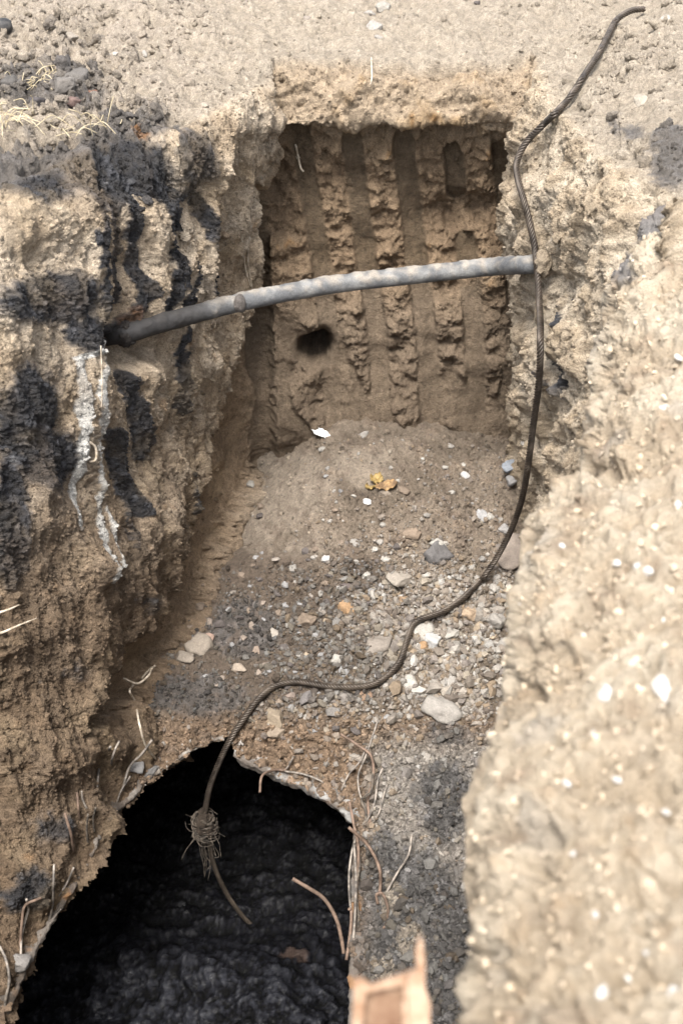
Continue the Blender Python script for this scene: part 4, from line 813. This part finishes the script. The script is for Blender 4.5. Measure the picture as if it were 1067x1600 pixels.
# ------------------------------------------------------------------ dry grass tufts top-left
r=np.random.default_rng(11)
for t,(gx,gy,lab,n_) in enumerate([(58,128,'tuft of dry straw between the black clods',42),(20,185,'tuft of dry straw at the left edge below the clods',34),(128,195,'sparse dry stalks on the left rim',16)]):
    b=sp(gx,gy); parts=[]
    for k in range(n_):
        st=np.array([r.normal()*.05,r.normal()*.05,-.005]); d=np.array([r.normal(),r.normal()*.8,r.uniform(.25,.9)]); d/=np.linalg.norm(d); l=r.uniform(.05,.15)
        q=[st,st+d*l*.5+r.normal(size=3)*.008,st+d*l-np.array([0,0,l*.35])]; parts.append(tube_arrays(catmull(q,5),.0013,4))
    o=build('dry_grass',parts,STRAW); o.location=b; tag(o,lab,'grass')
# black tube end at the left top edge
Q=catmull([sp(-60,48,.03),sp(-20,44,.03),sp(19,40,.035)],10); rr_=.030*(1+.08*fbm(Q,20,2)); rr_[-3:]*=[.97,.85,.55]; base=Vector(Q[0]); V,q,t=tube_arrays(Q-np.array(base),rr_,20); V=V+(.004*fbm(V,50,2))[:,None]
o=build('black_hose',[(V,q,t)],BLK); o.location=base; tag(o,'black end of a hose lying on the ground at the left edge','hose')
# ------------------------------------------------------------------ litter on the mound
def crumple(name,x,y,w,h,mat,label,cat,seed,rz=0,lift=.012,parent=None):
    r=np.random.default_rng(seed); n=14; u,v=np.meshgrid(np.linspace(-1,1,n),np.linspace(-1,1,n)); D,_,_n=surf(x,y); s=D/F
    rad=1-.35*(u*u*v*v)+.2*perlin(u*2+seed,v*2,0*u); X=u*w/2*s*rad; Y=v*h/2*s*rad*1.5; Z=.014*perlin(u*1.8+seed,v*1.8,0*u+3)+.008*u*u
    ca,sa=math.cos(rz),math.sin(rz); Q=np.stack([X*ca-Y*sa,X*sa+Y*ca,Z+lift],-1)
    idx=np.arange(n*n).reshape(n,n); q=np.stack([idx[:-1,:-1],idx[:-1,1:],idx[1:,1:],idx[1:,:-1]],-1).reshape(-1,4)
    me=bpy.data.meshes.new(name); me.from_pydata(Q.reshape(-1,3).tolist(),[],q.tolist()); me.materials.append(mat); me.polygons.foreach_set('use_smooth',[True]*len(q))
    o=mesh_obj(name,me); o.location=unp(x,y,D); m=o.modifiers.new('t','SOLIDIFY'); m.thickness=.002; tag(o,label,cat); return o
crumple('leaf',588,752,20,15,YEL,'bright yellow leaf lying on top of the mound','leaf',1,.3,.012)
crumple('leaf',578,764,16,6,YEL,'small yellow scrap just below the yellow leaf','leaf',4,-.2,.008)
crumple('leaf',603,764,36,12,BRN,'curled brown leaf beside the yellow leaf on the mound','leaf',2,.5,.018)
crumple('plastic_scrap',501,683,15,22,WHT,'white shard of plastic at the foot of the end wall','scrap',3,.9,.02)
crumple('plastic_scrap',471,262,20,7,WOODM,'pale scrap caught at the top of the first tooth groove','scrap',6,0,.04)
# ------------------------------------------------------------------ rusty steel channel in the foreground
ch=empty('rusty_channel',unp(612,1640,1.7)); tag(ch,'blurred rusty steel channel end sticking up at the bottom of the photo','steel channel')
def plate(name,poly,D,th,mat,tilt=0.,seed=0,dd=None):
    """ragged plate: poly in photo pixels at distance D, th metres thick"""
    import bmesh
    pts=[];n=len(poly)
    for k in range(n):
        (x0,y0),(x1,y1)=poly[k],poly[(k+1)%n]; m=max(int(math.hypot(x1-x0,y1-y0)/5),1)
        for s in range(m): pts.append((x0+(x1-x0)*s/m,y0+(y1-y0)*s/m))
    A=[]
    for k,(x,y) in enumerate(pts):
        j=perlin(np.array([x*.13+seed]),np.array([y*.13]),np.array([.5]))[0]*2.2
        d=D+(x-600)*tilt/1000
        A.append(unp(x+j,y+j*.8,d))
    A=np.array(A)-np.array(ch.location); nrm=np.array([0,CT,-ST]); bm=bmesh.new()
    f=bm.faces.new([bm.verts.new(a) for a in A]); ex=bmesh.ops.extrude_face_region(bm,geom=[f]); bmesh.ops.translate(bm,vec=Vector(nrm*th),verts=[v for v in ex['geom'] if isinstance(v,bmesh.types.BMVert)])
    bmesh.ops.recalc_face_normals(bm,faces=bm.faces); me=bpy.data.meshes.new(name); bm.to_mesh(me); bm.free(); me.materials.append(mat); return mesh_obj(name,me,ch)
plate('web',[(566,1545),(600,1538),(637,1529),(638,1640),(640,1800),(560,1800)],1.62,.006,RUSTP,.0,1)
plate('web_edge',[(553,1534),(566,1530),(580,1541),(637,1523),(645,1527),(640,1537),(600,1546),(572,1552),(566,1600),(560,1800),(545,1800)],1.60,.012,RUSTE,0,2)
plate('flange',[(637,1524),(652,1520),(650,1490),(654,1469),(661,1472),(664,1500),(664,1545),(673,1570),(670,1640),(668,1800),(636,1800),(637,1600)],1.58,.02,RUSTE,0,3)
plate('rib',[(630,1535),(636,1532),(637,1800),(626,1800)],1.595,.02,RUSTE,0,5)
print('things',time.time()-T0)
# ------------------------------------------------------------------ camera
cam=bpy.data.cameras.new('camera'); co=bpy.data.objects.new('camera',cam); COL.objects.link(co); scn.camera=co
co.location=(0,0,CH); co.rotation_euler=(math.pi/2-TH,0,0); cam.sensor_fit='VERTICAL'; cam.sensor_height=36; cam.sensor_width=24; cam.lens=45; cam.clip_end=500; cam.clip_start=.05
cam.dof.use_dof=True; cam.dof.focus_distance=4.6; cam.dof.aperture_fstop=2.8
# ------------------------------------------------------------------ light
w=bpy.data.worlds.new('World'); scn.world=w; w.use_nodes=True; t=w.node_tree; bg=t.nodes['Background']
sky=t.nodes.new('ShaderNodeTexSky'); sky.sky_type='NISHITA'; sky.sun_disc=False
EL=math.radians(67); AZ=math.radians(-160)      # azimuth from +Y towards +X
sky.sun_elevation=EL; sky.sun_rotation=AZ; sky.air_density=1; sky.dust_density=3; sky.ozone_density=.6
hs_=t.nodes.new('ShaderNodeHueSaturation'); hs_.inputs['Saturation'].default_value=.35; t.links.new(sky.outputs[0],hs_.inputs['Color']); t.links.new(hs_.outputs[0],bg.inputs[0]); bg.inputs[1].default_value=.115
sl=bpy.data.lights.new('sun','SUN'); so=bpy.data.objects.new('sun',sl); COL.objects.link(so); sl.energy=2.0; sl.angle=math.radians(24); sl.color=(1,.96,.91)
d=Vector((math.sin(AZ)*math.cos(EL),math.cos(AZ)*math.cos(EL),math.sin(EL))); so.rotation_euler=d.to_track_quat('Z','Y').to_euler(); so.location=(-3,3,6)
scn.view_settings.view_transform='Standard'; scn.view_settings.look='None'; scn.view_settings.gamma=1; scn.view_settings.exposure=1.93
scn.render.engine='CYCLES'; scn.cycles.max_bounces=6
print('done',time.time()-T0)
